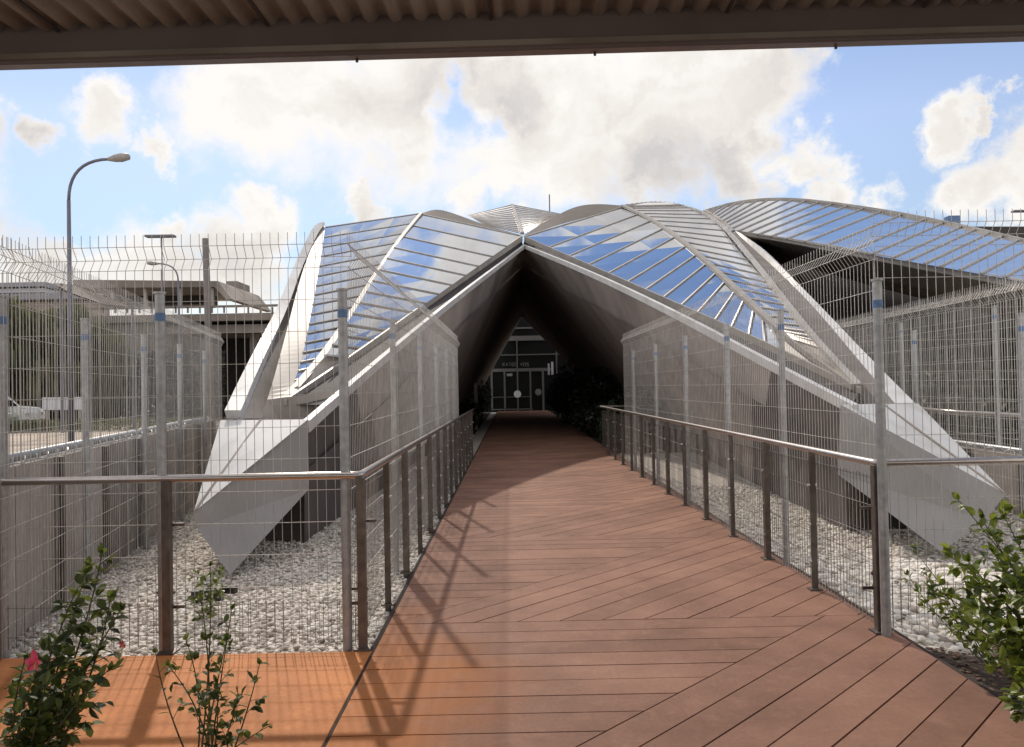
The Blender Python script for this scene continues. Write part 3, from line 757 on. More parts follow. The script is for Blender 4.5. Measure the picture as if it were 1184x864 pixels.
strip([(862, 273, 27.4), (935, 296, 24.8), (1000, 314, 22.8), (1184, 352, 17.9), (1330, 382, 15)], [(892, 296, 34), (960, 318, 34), (1090, 352, 34), (1184, 372, 34), (1330, 400, 34)], M['soffit_lit'], 'soffit')
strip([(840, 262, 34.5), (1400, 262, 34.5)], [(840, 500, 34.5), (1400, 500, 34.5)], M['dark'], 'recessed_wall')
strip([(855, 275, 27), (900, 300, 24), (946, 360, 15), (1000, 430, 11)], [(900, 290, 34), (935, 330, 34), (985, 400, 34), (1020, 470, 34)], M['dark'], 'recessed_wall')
# --- entrance tent: white edge, soffit folds, side walls
edgeL = [(605, 283, YA - .3), (500, 361, 14.2), (390, 452, 9.05), (350, 486, 8.2)]
edgeR = [(605, 283, YA - .3), (690, 317, 18.5), (784, 362, 13.2), (880, 413, 10.3), (985, 468, 8.2)]
def off(poly, dx, dy, dY=0): return [(p[0] + dx, p[1] + dy, p[2] + dY) for p in poly]
def taper(poly, d0, d1, dY=0, dx=0):
    n = len(poly) - 1
    return [(p[0] + dx, p[1] + d0 + (d1 - d0) * i / n, p[2] + dY) for i, p in enumerate(poly)]
strip(edgeL, taper(edgeL, 4, 14), M['white'], 'front_edge_beam', thick=.08)
strip(edgeR, taper(edgeR, 4, 12), M['white'], 'front_edge_beam', thick=.08)
# dark recess between edge beam and eave
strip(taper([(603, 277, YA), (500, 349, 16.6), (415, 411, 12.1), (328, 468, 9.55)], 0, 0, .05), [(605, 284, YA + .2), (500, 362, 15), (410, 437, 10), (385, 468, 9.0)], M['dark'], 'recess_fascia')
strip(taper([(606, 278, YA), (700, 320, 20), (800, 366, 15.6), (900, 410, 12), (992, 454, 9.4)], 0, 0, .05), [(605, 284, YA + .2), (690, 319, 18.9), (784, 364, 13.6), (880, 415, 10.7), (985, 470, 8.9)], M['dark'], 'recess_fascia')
# folded inner walls
foldL = [(605, 308, 29), (529, 381, 17.5), (440, 470, 11.5), (352, 545, 8.45)]
foldR = [(605, 308, 29), (719, 372, 17.5), (860, 455, 11.0), (978, 525, 8.45)]
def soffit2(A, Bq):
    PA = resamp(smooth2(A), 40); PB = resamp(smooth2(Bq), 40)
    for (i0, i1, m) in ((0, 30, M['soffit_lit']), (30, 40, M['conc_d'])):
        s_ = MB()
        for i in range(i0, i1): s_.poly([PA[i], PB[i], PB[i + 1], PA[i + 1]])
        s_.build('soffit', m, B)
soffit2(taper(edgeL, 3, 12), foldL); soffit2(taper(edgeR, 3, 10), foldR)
def gnd(px, Y): # ground pixel row for that depth
    d = ray(px, 300); p = G(px, 600)
    # solve py so that W(px,py,Y).z==GZ
    lo, hi = 380, 3000
    for _ in range(50):
        mid = (lo + hi) / 2
        if W(px, mid, Y).z > GZ: lo = mid
        else: hi = mid
    return (px, (lo + hi) / 2, Y)
baseL = [(598, 372, 48), gnd(540, 46), gnd(455, 14), gnd(366, 8.8)]
def wallmesh(ridge, fold, gpts, name):
    s_ = MB(); A_ = resamp(fold, 24); Bp = [Vector(g__) for g__ in gpts]
    # ground line sampled to 24
    out = []
    for i in range(25):
        t = i / 24 * (len(Bp) - 1); j = min(int(t), len(Bp) - 2); out.append(Bp[j].lerp(Bp[j + 1], t - j))
    for i in range(24): s_.poly([A_[i], out[i], out[i + 1], A_[i + 1]])
    return s_.build(name, M['wall_in'], B)
gL = [W(*gnd(541, 47)), W(*gnd(520, 30)), W(*gnd(455, 14)), W(*gnd(352, 8.5))]
gR = [W(*gnd(722, 36)), W(*gnd(760, 26)), W(*gnd(860, 13.5)), W(*gnd(980, 8.5))]
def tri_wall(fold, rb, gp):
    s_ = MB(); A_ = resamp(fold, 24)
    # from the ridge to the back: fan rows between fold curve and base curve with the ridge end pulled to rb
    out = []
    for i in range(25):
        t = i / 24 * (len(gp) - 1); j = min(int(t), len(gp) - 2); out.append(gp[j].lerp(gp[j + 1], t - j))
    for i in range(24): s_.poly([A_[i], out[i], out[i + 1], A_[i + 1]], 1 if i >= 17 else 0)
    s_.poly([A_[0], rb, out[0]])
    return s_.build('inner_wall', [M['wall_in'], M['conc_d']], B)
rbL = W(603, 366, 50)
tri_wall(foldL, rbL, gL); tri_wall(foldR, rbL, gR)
# --- footing blocks
def footing(T1, T2, T3, T3b, Bt, U, V_, back):
    f = thing
    s_ = MB()
    T1, T2, T3, T3b, Bt, U, V_ = [W(*p) for p in (T1, T2, T3, T3b, Bt, U, V_)]
    bk = [Vector(p) + Vector((back[0], back[1], 0)) for p in (T3b, Bt, U)]
    s_.poly([T1, T2, V_, T3] if V_ is not None else [T1, T2, T3], 0)
    o = s_.build('footing_cap', M['white'], B)
    s_ = MB(); s_.poly([T3, T3b, Bt, U, T2])
    # sides
    T1d = Vector((T1.x, T1.y, GZ)); s_.poly([T3, T1, T1d, bk[1], Bt, T3b]); s_.poly([Bt, bk[1], bk[2], U]); s_.poly([T2, U, bk[2], T2 + Vector((back[0], back[1], 0))])
    o2 = s_.build('footing_block', M['face'], B)
    g_ = MB(); a = T1.lerp(T2, .48); b = T3.lerp(T2, .0) + Vector((0, 0, 0.0))
    nn = (T2 - T1).cross(T3 - T1).normalized(); nn = nn if nn.z > 0 else -nn
    g_.bar(a + nn * .003, T3.lerp(T2, .01) + nn * .003, .03, .01, nn); g_.build('joint_line', M['wall_in'], o)
yb = 8.6
footing((255, 486, 8.9), (356, 485, 8.2), (224, 592, 7.0), (228, 611, 6.98), (266, 665, 6.86), (357, 566, 8.0), (300, 531, 7.6), (-.45, 1.3))
footing((1061, 466, 9.0), (972, 468, 8.2), (1163, 571, 7.1), (1140, 602, 7.06), (1088, 638, 7.0), (968, 548, 8.0), (1070, 522, 7.6), (.66, 1.3))
# added shade sheet between leg and front edge near feet (closes the view behind the feet)
s_ = MB(); s_.poly([W(309, 462, 9.5), W(390, 452, 9.4), W(366, 560, 9.3), W(300, 486, 9.3)]); s_.build('infill_panel', M['conc'], B)
for (xa, ya, xb_, yb_) in ((352, 8.5, 258, 8.75), (980, 8.5, 1085, 8.75)):
    a = W(*gnd(xa, ya)); b = W(*gnd(xb_, yb_)); s_ = MB(); s_.poly([a, b, b + Vector((0, .25, .95)), a + Vector((0, .1, 1.1))]); s_.build('foot_shade_wall', M['conc_d'], B)  # added dark sheet carrying the shade behind each foot
# --- entrance facade
fy = 51
s_ = MB(); s_.poly([W(430, 300, fy), W(830, 300, fy), W(830, 492, fy), W(430, 492, fy)]); s_.build('dark_facade', M['darkglass'], B)
fr = thing
def hb(px0, px1, py0, th, name='glazing_bar', Y=fy - .15, dep=.12):
    s_ = MB(); s_.bar(W(px0, py0, Y), W(px1, py0 - (px1 - px0) * .0192, Y), dep, th / F * Y); return s_.build(name, M['doorframe'], B)
def vb(px, py0, py1, th, name='glazing_bar', Y=fy - .15):
    s_ = MB(); a = W(px, py1, Y); b = W(px, py0, Y); a = Vector((b.x, a.y, a.z)); s_.bar(a, b, th / F * Y, .12, (0, 1, 0)); return s_.build(name, M['doorframe'], B)
hb(560, 640, 428.6, 3.6, 'door_header'); hb(575, 656, 410.8, 1.2); hb(585, 640, 391.6, 5.5, 'facade_band'); hb(594, 626, 379.6, 1.6)
vb(597.5, 394, 428, 1.3); vb(643, 394, 432, 1.3)
door = MB(); dr = thing
dparts = []
for px, th in ((568.3, 2.2), (583.2, 2.0), (598.2, 1.7), (613, 1.8), (627.6, 2.3)):
    vb(px, 429, 475, th, 'door_stile', fy - .2)
hb(568, 616, 473.8, 1.2, 'door_rail', fy - .2); hb(568, 614, 459.6, .8, 'door_rail', fy - .22)
def disc(px, py, r_, Y, m, name):
    c = W(px, py, Y); s_ = MB(); n = 24; rr = r_ / F * Y
    ring = [(c.x + rr * math.cos(6.2832 * i / n), c.y, c.z + rr * math.sin(6.2832 * i / n)) for i in range(n)]
    s_.add(ring + [(x, y + .02, z) for x, y, z in ring], [tuple(range(n))] + [(i, (i + 1) % n, (i + 1) % n + n, i + n) for i in range(n)])
    return s_.build(name, m, B)
disc(598.3, 455.8, 4.2, fy - .35, M['signw'], 'round_door_sign')
disc(622.5, 453.5, 3.8, fy - .35, mat('grey_sign', (.16, .16, .16), .6)[0], 'round_door_sign')
s_ = MB(); s_.bar(W(586, 433.6, fy - .3), W(592.5, 433.4, fy - .3), .03, .17); s_.build('door_notice', mat('dim_notice', (.25, .27, .24), .6)[0], B)
# raised letters over the door, too faint in the photo to read for sure
LET = {'N': [((0, 0), (0, 1)), ((0, 1), (1, 0)), ((1, 0), (1, 1))], 'V': [((0, 1), (.5, 0)), ((.5, 0), (1, 1))], 'O': [((0, 0), (0, 1)), ((0, 1), (1, 1)), ((1, 1), (1, 0)), ((1, 0), (0, 0))],
       'T': [((0, 1), (1, 1)), ((.5, 1), (.5, 0))], 'E': [((0, 0), (0, 1)), ((0, 1), (1, 1)), ((0, .5), (.8, .5)), ((0, 0), (1, 0))], 'K': [((0, 0), (0, 1)), ((0, .5), (1, 1)), ((0, .5), (1, 0))],
       'A': [((0, 0), (.5, 1)), ((.5, 1), (1, 0)), ((.2, .4), (.8, .4))], 'S': [((1, 1), (0, 1)), ((0, 1), (0, .5)), ((0, .5), (1, .5)), ((1, .5), (1, 0)), ((1, 0), (0, 0))], 'R': [((0, 0), (0, 1)), ((0, 1), (1, 1)), ((1, 1), (1, .5)), ((1, .5), (0, .5)), ((.4, .5), (1, 0))], ' ': []}
s_ = MB(); x = 581.3
for ch in 'KATEO VOS':
    if ch != ' ':
        for (a, b) in LET[ch]:
            s_.bar(W(x + a[0] * 2.4, 423.2 - a[1] * 3.4, fy - .2), W(x + b[0] * 2.4, 423.2 - b[1] * 3.4, fy - .2), .035, .035, (0, 1, 0))
    x += 3.5 if ch != ' ' else 3.0
s_.build('sign_letters', mat('letter_grey', (.14, .14, .14), .5)[0], B)
# hanging banners in the porch
for px, py, w_, h_, Y in ((634.5, 427, 2.2, 13, 47), (638.6, 426, 2.6, 15, 46.8), (561.5, 431, 3, 11, 46), (555.5, 438, 2, 8, 44), (666.5, 428, 4, 16, 40), (672, 428, 3, 11, 39.8), (677.5, 430, 3, 6, 39.6)):
    c = W(px, py, Y); s_ = MB(); s_.box(c, (w_ / F * Y, .04, h_ / F * Y)); tag(s_.build('hanging_banner', M['signw']), 'BANNER', 'banner', 'small white banners hanging in the dark entrance')
# pale pillar and board at the left inside the porch
c = W(550.5, 470, 30); s_ = MB(); s_.box((c.x, c.y, .85), (.13, .13, 1.8)); tag(s_.build('pillar', M['doorframe'], bevel=.01), 'slim pale pillar at the left side of the dark porch', 'pillar')
t = thing('notice_board', 'small pale notice board standing left of the entrance doors', 'sign', G(563, 478))
c = W(563, 461, 44); s_ = MB(); s_.box(c, (.32, .04, .5)); s_.build('board', M['doorframe'], t)
s_ = MB(); s_.bar((c.x - .1, c.y + .03, 0), (c.x - .1, c.y + .03, c.z), .04, .04); s_.build('leg', M['doorframe'], t)
s_ = MB(); s_.bar((c.x + .1, c.y + .03, 0), (c.x + .1, c.y + .03, c.z), .04, .04); s_.build('leg', M['doorframe'], t)
s_ = MB(); a = W(635.5, 248, 40); s_.tube([a + Vector((0, 0, -.6)), W(635.2, 225, 40)], .035, 6); tag(s_.build('roof_mast', M['lampgrey']), 'thin lightning mast rising behind the roof dome', 'mast')
s_ = MB(); a = W(1101.5, 275, 27); s_.box(a, (.42, .3, 1.5)); tag(s_.build('roof_vent', M['blue'], bevel=.02), 'blue vent stub poking above the far right vault', 'vent')

# ------------------------------------------------------------------ canopy overhead
cp = thing('walkway_canopy', 'corrugated metal canopy with grey edge beam overhead', 'canopy', (-2.1, 3.28, 3))
cp.rotation_euler = (0, 0, R(-1.3))
s_ = MB(); xs = np.arange(-5.5, 6.5, .0125); ys = [-4, 3.262]
vs = []
for y in ys:
    for x in xs:
        z = 3.140 + .015 * max(-1, min(1, 1.6 * math.sin(2 * math.pi * x / .105)))
        vs.append((x, y, z))
n = len(xs); s_.add(vs, [(i, i + 1, n + i + 1, n + i) for i in range(n - 1)])
s_.build('corrugated_sheet', M['canopy'], cp, smooth=True)
s_ = MB(); z0 = 2.985
s_.box((.5, 3.28, 3.085), (12, .06, .175)); bo = s_.build('edge_beam', M['beam'], cp, bevel=.006)
s_ = MB(); s_.box((.5, 3.285, 2.9965), (12, .05, .006)); s_.build('drip_edge', mat('drip_paint', (.20, .18, .19), .4)[0], bo)
s_ = MB(); s_.box((.5, 3.246, 3.022), (12, .014, .022)); s_.build('ledge', M['canopy'], bo)
for x in (-.62, .38, 1.38):
    s_ = MB(); s_.tube([(x, 3.29, 2.978), (x, 3.29, 2.998)], .006, 8); s_.build('bolt', M['post'], bo)
for x in (-1.86, -.98, -.05, .92, 1.72):
    s_ = MB(); s_.bar((x, -4, 3.122), (x, 3.24, 3.122), .014, .012); s_.build('sheet_joint', M['dark'], cp)

# ------------------------------------------------------------------ street lamps
def street_lamp(label, base, top, headp, r=.055, rb=None):
    t = thing('street_lamp', label, 'lamp', (base[0], base[1], GZ), 'street lamps beyond the left fence')
    b = Vector(base); b.z = GZ; T_ = Vector(top); H = Vector(headp)
    q = MB(); pts = [b, b.lerp(T_, .5), T_]
    # curved arm
    arm = []
    c = Vector((T_.x, T_.y, H.z)); 
    for i in range(1, 11):
        s2 = i / 10; arm.append(T_ * (1 - s2) ** 2 + c * 2 * s2 * (1 - s2) + H * s2 ** 2)
    q.tube(pts, [r * 1.4, r * 1.1, r * .85], 10); q.build('pole', M['lampgrey'], t, smooth=True)
    q = MB(); q.tube([T_] + arm, r * .7, 8); q.build('arm', M['lampgrey'], t, smooth=True)
    d = (H - arm[-3]).normalized(); q = MB()
    l = r * 9
    q.tube([H - d * .05, H + d * l * .25, H + d * l * .6, H + d * l, H + d * (l + .03)], [r * .8, r * 1.7, r * 2.1, r * 1.5, r * .4], 10)
    q.build('lamp_head', mat('lamp_head_grey', (.33, .31, .29), .5, var=.1)[0], t, smooth=True)
    return t
YL = 20
street_lamp('tall curved street lamp rising above the left fence', (W(82, 500, YL).x, YL, 0), W(79.5, 232, YL), W(127, 184, YL), .055)
YL = 50
street_lamp('small distant street lamp above the flat roof at left', (W(209, 400, YL).x, YL, 0), W(206, 325, YL), W(182, 305, YL), .07)
def flat_lamp(label, px0, px1, py, Y, polepx):
    t = thing('floodlight_mast', label, 'floodlight', (W(polepx, 400, Y).x, Y, GZ), 'thin masts with flat floodlight heads')
    q = MB(); q.bar(W(px0, py, Y), W(px1, py - .5, Y), .25, .06); q.build('lamp_head', M['lampgrey'], t)
    b = W(polepx, py + 1, Y); q = MB(); q.tube([(b.x, b.y, GZ), b], .018, 6); q.build('pole', M['lampgrey'], t)
flat_lamp('mast with flat lamp head above the middle of the left front fence', 169, 202, 273.6, 24, 187)
flat_lamp('mast with flat lamp head at the right edge above the vault', 1171, 1200, 244.5, 30, 1187)
t = W(237.5, 276, 15); b = W(247, 560, 15); s_ = MB(); bb = G(250, 560); d = (b - t); k = (GZ - t.z) / d.z; s_.tube([t + d * k, t], [.075, .06], 10)
tag(s_.build('leaning_pole', mat('grey_pole', (.17, .15, .14), .7)[0], smooth=True), 'slightly leaning grey pole behind the front left fence', 'pole')

# ------------------------------------------------------------------ left background
# road behind the wall
def rx(y, o): return -12.1 - .17 * (y - 18.5) + o
s_ = MB(); s_.poly([(rx(3, 0), 3, GZ - .05), (rx(3, 7.0), 3, GZ - .05), (rx(60, 5), 60, GZ - .05), (rx(60, 0), 60, GZ - .05)]); struct(s_.build('road', M['asph']))
s_ = MB(); y = 8
while y < 50:
    s_.poly([(rx(y, .3), y, GZ - .045), (rx(y, .5), y, GZ - .045), (rx(y + 2.1, .5), y + 2.1, GZ - .045), (rx(y + 2.1, .3), y + 2.1, GZ - .045)]); y += 2.8
struct(s_.build('road_markings', M['line']))
# old flat-roofed building on a bridge-like deck
YB = 55
t = thing('flat_roofed_building', 'old brown concrete building with flat roof slab and deck behind the left fence', 'building', W(190, 470, YB))
def quadbox(px0, py0, px1, py1, Y, dep, name, m, parent=None):
    a = W(px0, py1, Y); b = W(px1, py0, Y); q = MB(); q.box(((a.x + b.x) / 2, Y + dep / 2, (a.z + b.z) / 2), (abs(b.x - a.x), dep, abs(b.z - a.z)))
    return q.build(name, m, parent or t)
q = MB(); A_ = [W(84, 323.5, YB), W(252, 325, YB), W(268, 346, YB - 1), W(262, 347, YB - 1), W(248, 332, YB), W(84, 333, YB)]
q.add(A_ + [p + Vector((0, 9, 0)) for p in A_], [(0, 1, 2, 3, 4, 5), (6, 7, 1, 0), (7, 8, 2, 1), (9, 10, 4, 3), (10, 11, 5, 4), (8, 9, 3, 2)]); q.build('roof_slab', M['bridge'], t)
quadbox(120, 334, 246, 354, YB + 5, 1, 'back_wall', M['dark'])
for px in (128, 166, 206, 244):
    quadbox(px, 333, px + 3, 356, YB + .3, .25, 'column', M['cream'])
quadbox(100, 361, 345, 374, YB - 3, 8, 'deck_slab', M['bridge'])
quadbox(100, 354, 345, 356, YB - 3, .1, 'guard_rail', M['bridge'])
for px in range(104, 345, 14): quadbox(px, 355, px + 1.6, 362, YB - 3, .1, 'guard_post', M['bridge'])
quadbox(262, 325, 274, 346, YB + 6, 3, 'roof_box', M['bridge'])
quadbox(112, 374, 190, 470, YB - 2.6, 6, 'abutment', M['bridge'])
quadbox(190, 374, 345, 386, YB - 2.4, 6, 'deck_beam', M['wall_in'])
quadbox(186, 386, 360, 490, YB + 4, 1, 'undercroft', M['dark'])
for px in (232, 290, 336): quadbox(px, 386, px + 6, 484, YB - 1, .8, 'pier', M['wall_in'])
t = thing('grey_shed', 'grey metal roofed shed at the far left above the trees', 'building', W(20, 470, 70))
quadbox(-60, 326, 52, 333, 70, 12, 'roof', mat('shed_roof', (.27, .27, .31), .6)[0]); quadbox(-60, 333, 50, 340, 70.5, 10, 'wall', M['signw']); quadbox(-60, 338, 104, 348, 69, 6, 'lower_roof', mat('shed_low_roof', (.24, .24, .28), .6)[0]); quadbox(-60, 348, 100, 470, 70, 4, 'wall', M['conc'])
# tilted awning
t = thing('tilted_awning', 'grey sheet awning sloping down behind the left fence posts', 'awning', W(100, 400, 34))
q = MB(); A_ = [W(61, 327, 34), W(84, 329, 35), W(153, 355, 36), W(120, 352, 35), W(80, 338, 34)]
q.poly(A_); q.poly([p + Vector((0, .05, -.08)) for p in A_]); q.build('sheet', M['bridge'], t)
q = MB(); c = A_[2]; q.tube([(c.x, c.y, GZ), tuple(c)], .06, 8); q.build('support', M['lampgrey'], t)
c = A_[0]; q = MB(); q.tube([(c.x + .2, c.y + .3, GZ), (c.x + .2, c.y + .3, c.z)], .06, 8); q.build('support', M['lampgrey'], t)
# horizontal white barrier board
t = thing('barrier_board', 'long white board on legs beyond the road at left', 'barrier', W(70, 490, 38))
a = W(49, 467, 38); b = W(97, 466.4, 38); q = MB(); q.bar(a, b, .06, .62); q.build('board', M['signw'], t)
for s2 in (.12, .88):
    c = a.lerp(b, s2); q = MB(); q.bar((c.x, c.y + .06, GZ), (c.x, c.y + .06, c.z), .1, .1); q.build('leg', M['conc'], t)

# foliage helpers
def leaf_quads(mb, p, d, n, ln, wd, fold=.25, droop=.2):
    d = Vector(d).normalized(); n = Vector(n); s_ = d.cross(n)
    if s_.length < 1e-4: s_ = d.orthogonal()
    s_.normalize(); n = s_.cross(d).normalized()
    prof = [(0, .06), (.3, .42), (.6, .5), (.85, .25), (1, 0)]
    mid = []; lf = []; rg = []
    for t, w_ in prof:
        c = Vector(p) + d * ln * t - n * (droop * ln * t * t) - n * fold * wd * 0
        mid.append(c); up_ = n * (w_ * wd * fold)
        lf.append(c + s_ * w_ * wd + up_); rg.append(c - s_ * w_ * wd + up_)
    vs = mid + lf[:-1] + rg[:-1]; m_ = 5; fs = []
    for i in range(3):
        fs.append((i, i + 1, m_ + i + 1, m_ + i)); fs.append((i, m_ + 4 + i, m_ + 5 + i, i + 1))
    fs.append((3, 4, m_ + 3)); fs.append((3, m_ + 7, 4))
    mb.add(vs, fs)
def rv(z=None):
    v = Vector((random.gauss(0, 1), random.gauss(0, 1), random.gauss(0, 1))).normalized()
    return v
def small_leaf(mb, p, s_):
    a = rv() * s_; b = rv().cross(a.normalized()) * s_ * .45
    p = Vector(p); mb.add([p - a * .5, p + b * .5, p + a * .5, p - b * .5], [(0, 1, 2, 3)])
def shrub(name, label, base, stems, leafm, ln, nper, group=None, stem_r=.006, cat='plant', flowers=()):
    t = thing(name, label, cat, base, group)
    st = MB(); lv = MB()
    for (tip, r_, density, l0) in stems:
        a = Vector(base) + Vector((random.gauss(0, .03), random.gauss(0, .03), 0)); b = Vector(tip)
        c = a.lerp(b, .5) + Vector((random.gauss(0, .04), random.gauss(0, .04), 0.02))
        pts = []
        for i in range(13):
            s2 = i / 12; pts.append(a * (1 - s2) ** 2 + c * 2 * s2 * (1 - s2) + b * s2 ** 2)
        st.tube(pts, [r_ * (1 - .65 * i / 12) for i in range(13)], 6)
        n_ = int(nper * density)
        ang = random.uniform(0, 6)
        for i in range(n_):
            s2 = l0 + (1 - l0) * (i + random.random()) / n_
            j = min(11, int(s2 * 12)); p = pts[j].lerp(pts[j + 1], s2 * 12 - j); ax = (pts[j + 1] - pts[j]).normalized()
            ang += 2.4
            o = ax.orthogonal().normalized(); q = ax.cross(o); dr = (o * math.cos(ang) + q * math.sin(ang))
            # side twig
            if random.random() < .45:
                tl = ln * random.uniform(.5, 2.2) * (1.1 - s2 * .6); e_ = p + (dr * .8 + ax * .6).normalized() * tl
                st.tube([p, p.lerp(e_, .5) + Vector((0, 0, tl * .06)), e_], [r_ * .35, r_ * .28, r_ * .15], 4)
                for k_ in range(random.randint(2, 5)):
                    f_ = random.uniform(.35, 1); pp_ = p.lerp(e_, f_); a2 = random.uniform(0, 6.28)
                    dd = ((e_ - p).normalized() * .6 + rv() * .7); leaf_quads(lv, pp_, dd, Vector((0, 0, 1)) + rv() * .5, ln * random.uniform(.5, 1.05), ln * random.uniform(.42, .6), .3, random.uniform(0, .4))
            else:
                dd = dr * .8 + ax * random.uniform(.2, .9)
                leaf_quads(lv, p, dd, Vector((0, 0, 1)) + rv() * .4, ln * random.uniform(.6, 1.1), ln * random.uniform(.42, .6), .3, random.uniform(0, .5))
        for k_ in range(4):
            dd = (pts[-1] - pts[-2]).normalized() + rv() * .6; leaf_quads(lv, pts[-1], dd, rv(), ln * random.uniform(.4, .8), ln * .35, .3, .1)
    st.build('stems', M['stem'], t, smooth=True); lv.build('leaves', leafm, t)
    return t
def P3(px, py, Y): return W(px, py, Y)
# hibiscus lower left
base = (-2.02, 3.15, 0)
st = []
for (px, py, Y) in ((118, 640, 3.3), (100, 655, 3.2), (128, 690, 3.1), (140, 705, 3.25), (85, 690, 3.1), (60, 745, 3.0), (30, 760, 3.0), (80, 760, 3.2), (60, 790, 3.3), (100, 800, 3.2), (45, 810, 3.1), (125, 775, 3.0), (40, 780, 3.2), (95, 770, 3.05)):
    st.append((P3(px, py, Y), .006, 1.0, .25))
hib = shrub('hibiscus_shrub', 'leafy hibiscus shrub with pink bloom in front of the orange terrace', base, st, M['leaf'], .066, 26)
def flower(px, py, Y, s_, parent):
    c = P3(px, py, Y); q = MB()
    for i in range(5):
        a = i * 1.257 + .3; d = Vector((math.cos(a), -.35, math.sin(a))); leaf_quads(q, c, d + rv() * .25, Vector((0, -1, 0)) + rv() * .6, s_ * random.uniform(.8, 1.2), s_ * .6, .5, random.uniform(-.4, .5))
    f_ = q.build('flower', M['pink'], parent)
    q = MB(); q.tube([c, c + Vector((.01, -.03, -.02))], .003, 5); q.build('stamen', mat('yellow_stamen', (.7, .5, .1), .6)[0], f_)
flower(42, 765, 2.95, .042, hib); flower(142, 745, 3.15, .018, hib)
base = (-1.30, 3.25, 0); st = []
for (px, py, Y, de) in ((243, 655, 3.5, .9), (232, 690, 3.4, .9), (268, 705, 3.3, .9), (215, 740, 3.3, .9), (300, 768, 3.2, .6), (195, 770, 3.25, .8), (262, 740, 3.2, 1), (310, 840, 3.1, .5), (250, 790, 3.2, 1), (230, 800, 3.1, 1), (180, 755, 3.35, .6), (275, 800, 3.15, .8)):
    st.append((P3(px, py, Y), .0045, de, .3))
shrub('sapling', 'thin leggy young shrub with sparse leaves before the second rail post', base, st, M['leaf'], .048, 14)
# leafy bush lower right
base = (2.84, 3.75, 0); st = []
for (px, py, Y, de) in ((1108, 578, 4.0, .8), (1135, 600, 4.0, .8), (1095, 640, 4.1, 1), (1160, 595, 4.0, .9), (1080, 680, 4.1, 1), (1120, 650, 3.9, 1), (1150, 640, 3.8, 1), (1185, 600, 3.9, 1), (1200, 640, 3.7, 1),
                        (1175, 680, 3.6, 1.2), (1130, 700, 3.7, 1.2), (1160, 720, 3.6, 1.2), (1110, 715, 3.8, 1.0), (1190, 730, 3.5, 1.2), (1145, 760, 3.5, 1.2), (1180, 780, 3.4, 1.2), (1215, 700, 3.6, 1.2), (1168, 650, 3.7, 1.2), (1140, 740, 3.6, 1.2), (1190, 690, 3.5, 1.2), (1125, 680, 3.9, 1.2), (1240, 640, 3.8, 1), (1250, 720, 3.5, 1), (1170, 810, 3.3, 1), (1195, 820, 3.3, 1)):
    st.append((P3(px, py, Y), .006, de, .22))
shrub('leafy_bush', 'bright green leafy bush growing from the bark mulch at right', base, st, M['leafb'], .075, 30)
base = (2.62, 4.35, 0); st = [(P3(px, py, Y), .004, .8, .25) for (px, py, Y) in ((1060, 640, 4.4), (1072, 665, 4.4), (1085, 690, 4.3), (1050, 665, 4.45), (1095, 700, 4.2), (1068, 700, 4.35))]
shrub('sapling', 'small thin sapling between the right corner post and the leafy bush', base, st, M['leafb'], .05, 15)
# weed near the left foot
base = G(240, 705); base.z = GZ; st = [(base + Vector((random.gauss(0, .07), random.gauss(0, .05), random.uniform(.12, .34))), .003, 1, .1) for _ in range(7)]
shrub('weed_tuft', 'small green weed growing in gravel near the left building foot', tuple(base), st, M['leafb'], .05, 12)
c = G(232, 700, GZ); s_ = MB(); s_.box((c.x, c.y + .12, GZ + .05), (.22, .14, .10), .3); s_.box((c.x + .14, c.y + .2, GZ + .07), (.16, .05, .06), -.3)
tag(s_.build('drain_box', mat('dark_metal_box', (.03, .028, .026), .6)[0], bevel=.008), 'dark metal drain box lying on the gravel by the weed', 'box')

def tree(name, label, x, y, h, cr, leafm, nleaf, ls, group, crown_z=.62, trunk_r=.18, kz_=.38, hang=0, base_z=GZ - .05):
    t = thing(name, label, 'tree', (x, y, base_z), group)
    q = MB(); q.tube([(x, y, base_z), (x + .1, y, h * .3), (x - .1, y + .1, h * .75)], [trunk_r, trunk_r * .7, trunk_r * .3], 8)
    for i in range(7):
        a = random.uniform(0, 6.28); z = h * random.uniform(.3, .6)
        q.tube([(x, y, z), (x + math.cos(a) * cr * .7, y + math.sin(a) * cr * .7, z + h * .22)], [trunk_r * .35, trunk_r * .1], 5)
    q.build('trunk', M['bark'], t, smooth=True)
    lv = MB(); cl = []
    for i in range(26):
        d = rv(); cl.append((Vector((x, y, h * crown_z)) + Vector((d.x * cr * .8, d.y * cr * .8, d.z * h * kz_)), cr * random.uniform(.22, .42)))
    for i in range(nleaf):
        c, r_ = random.choice(cl); p = c + rv() * r_ * random.random() ** .4
        if hang:
            l_ = random.uniform(.4, 1.4) * hang; sx_ = random.gauss(0, .05)
            w_ = ls * .35; a = random.uniform(0, 3.14); dx = math.cos(a) * w_; dy = math.sin(a) * w_
            lv.add([(p.x - dx, p.y - dy, p.z), (p.x + dx, p.y + dy, p.z), (p.x + dx * .4 + sx_, p.y + dy * .4, p.z - l_), (p.x - dx * .4 + sx_, p.y - dy * .4, p.z - l_)], [(0, 1, 2, 3)])
        else: small_leaf(lv, p, ls * random.uniform(.6, 1.4))
    lv.build('crown', leafm, t)
    return t
TG = 'feathery trees beyond the left fence'
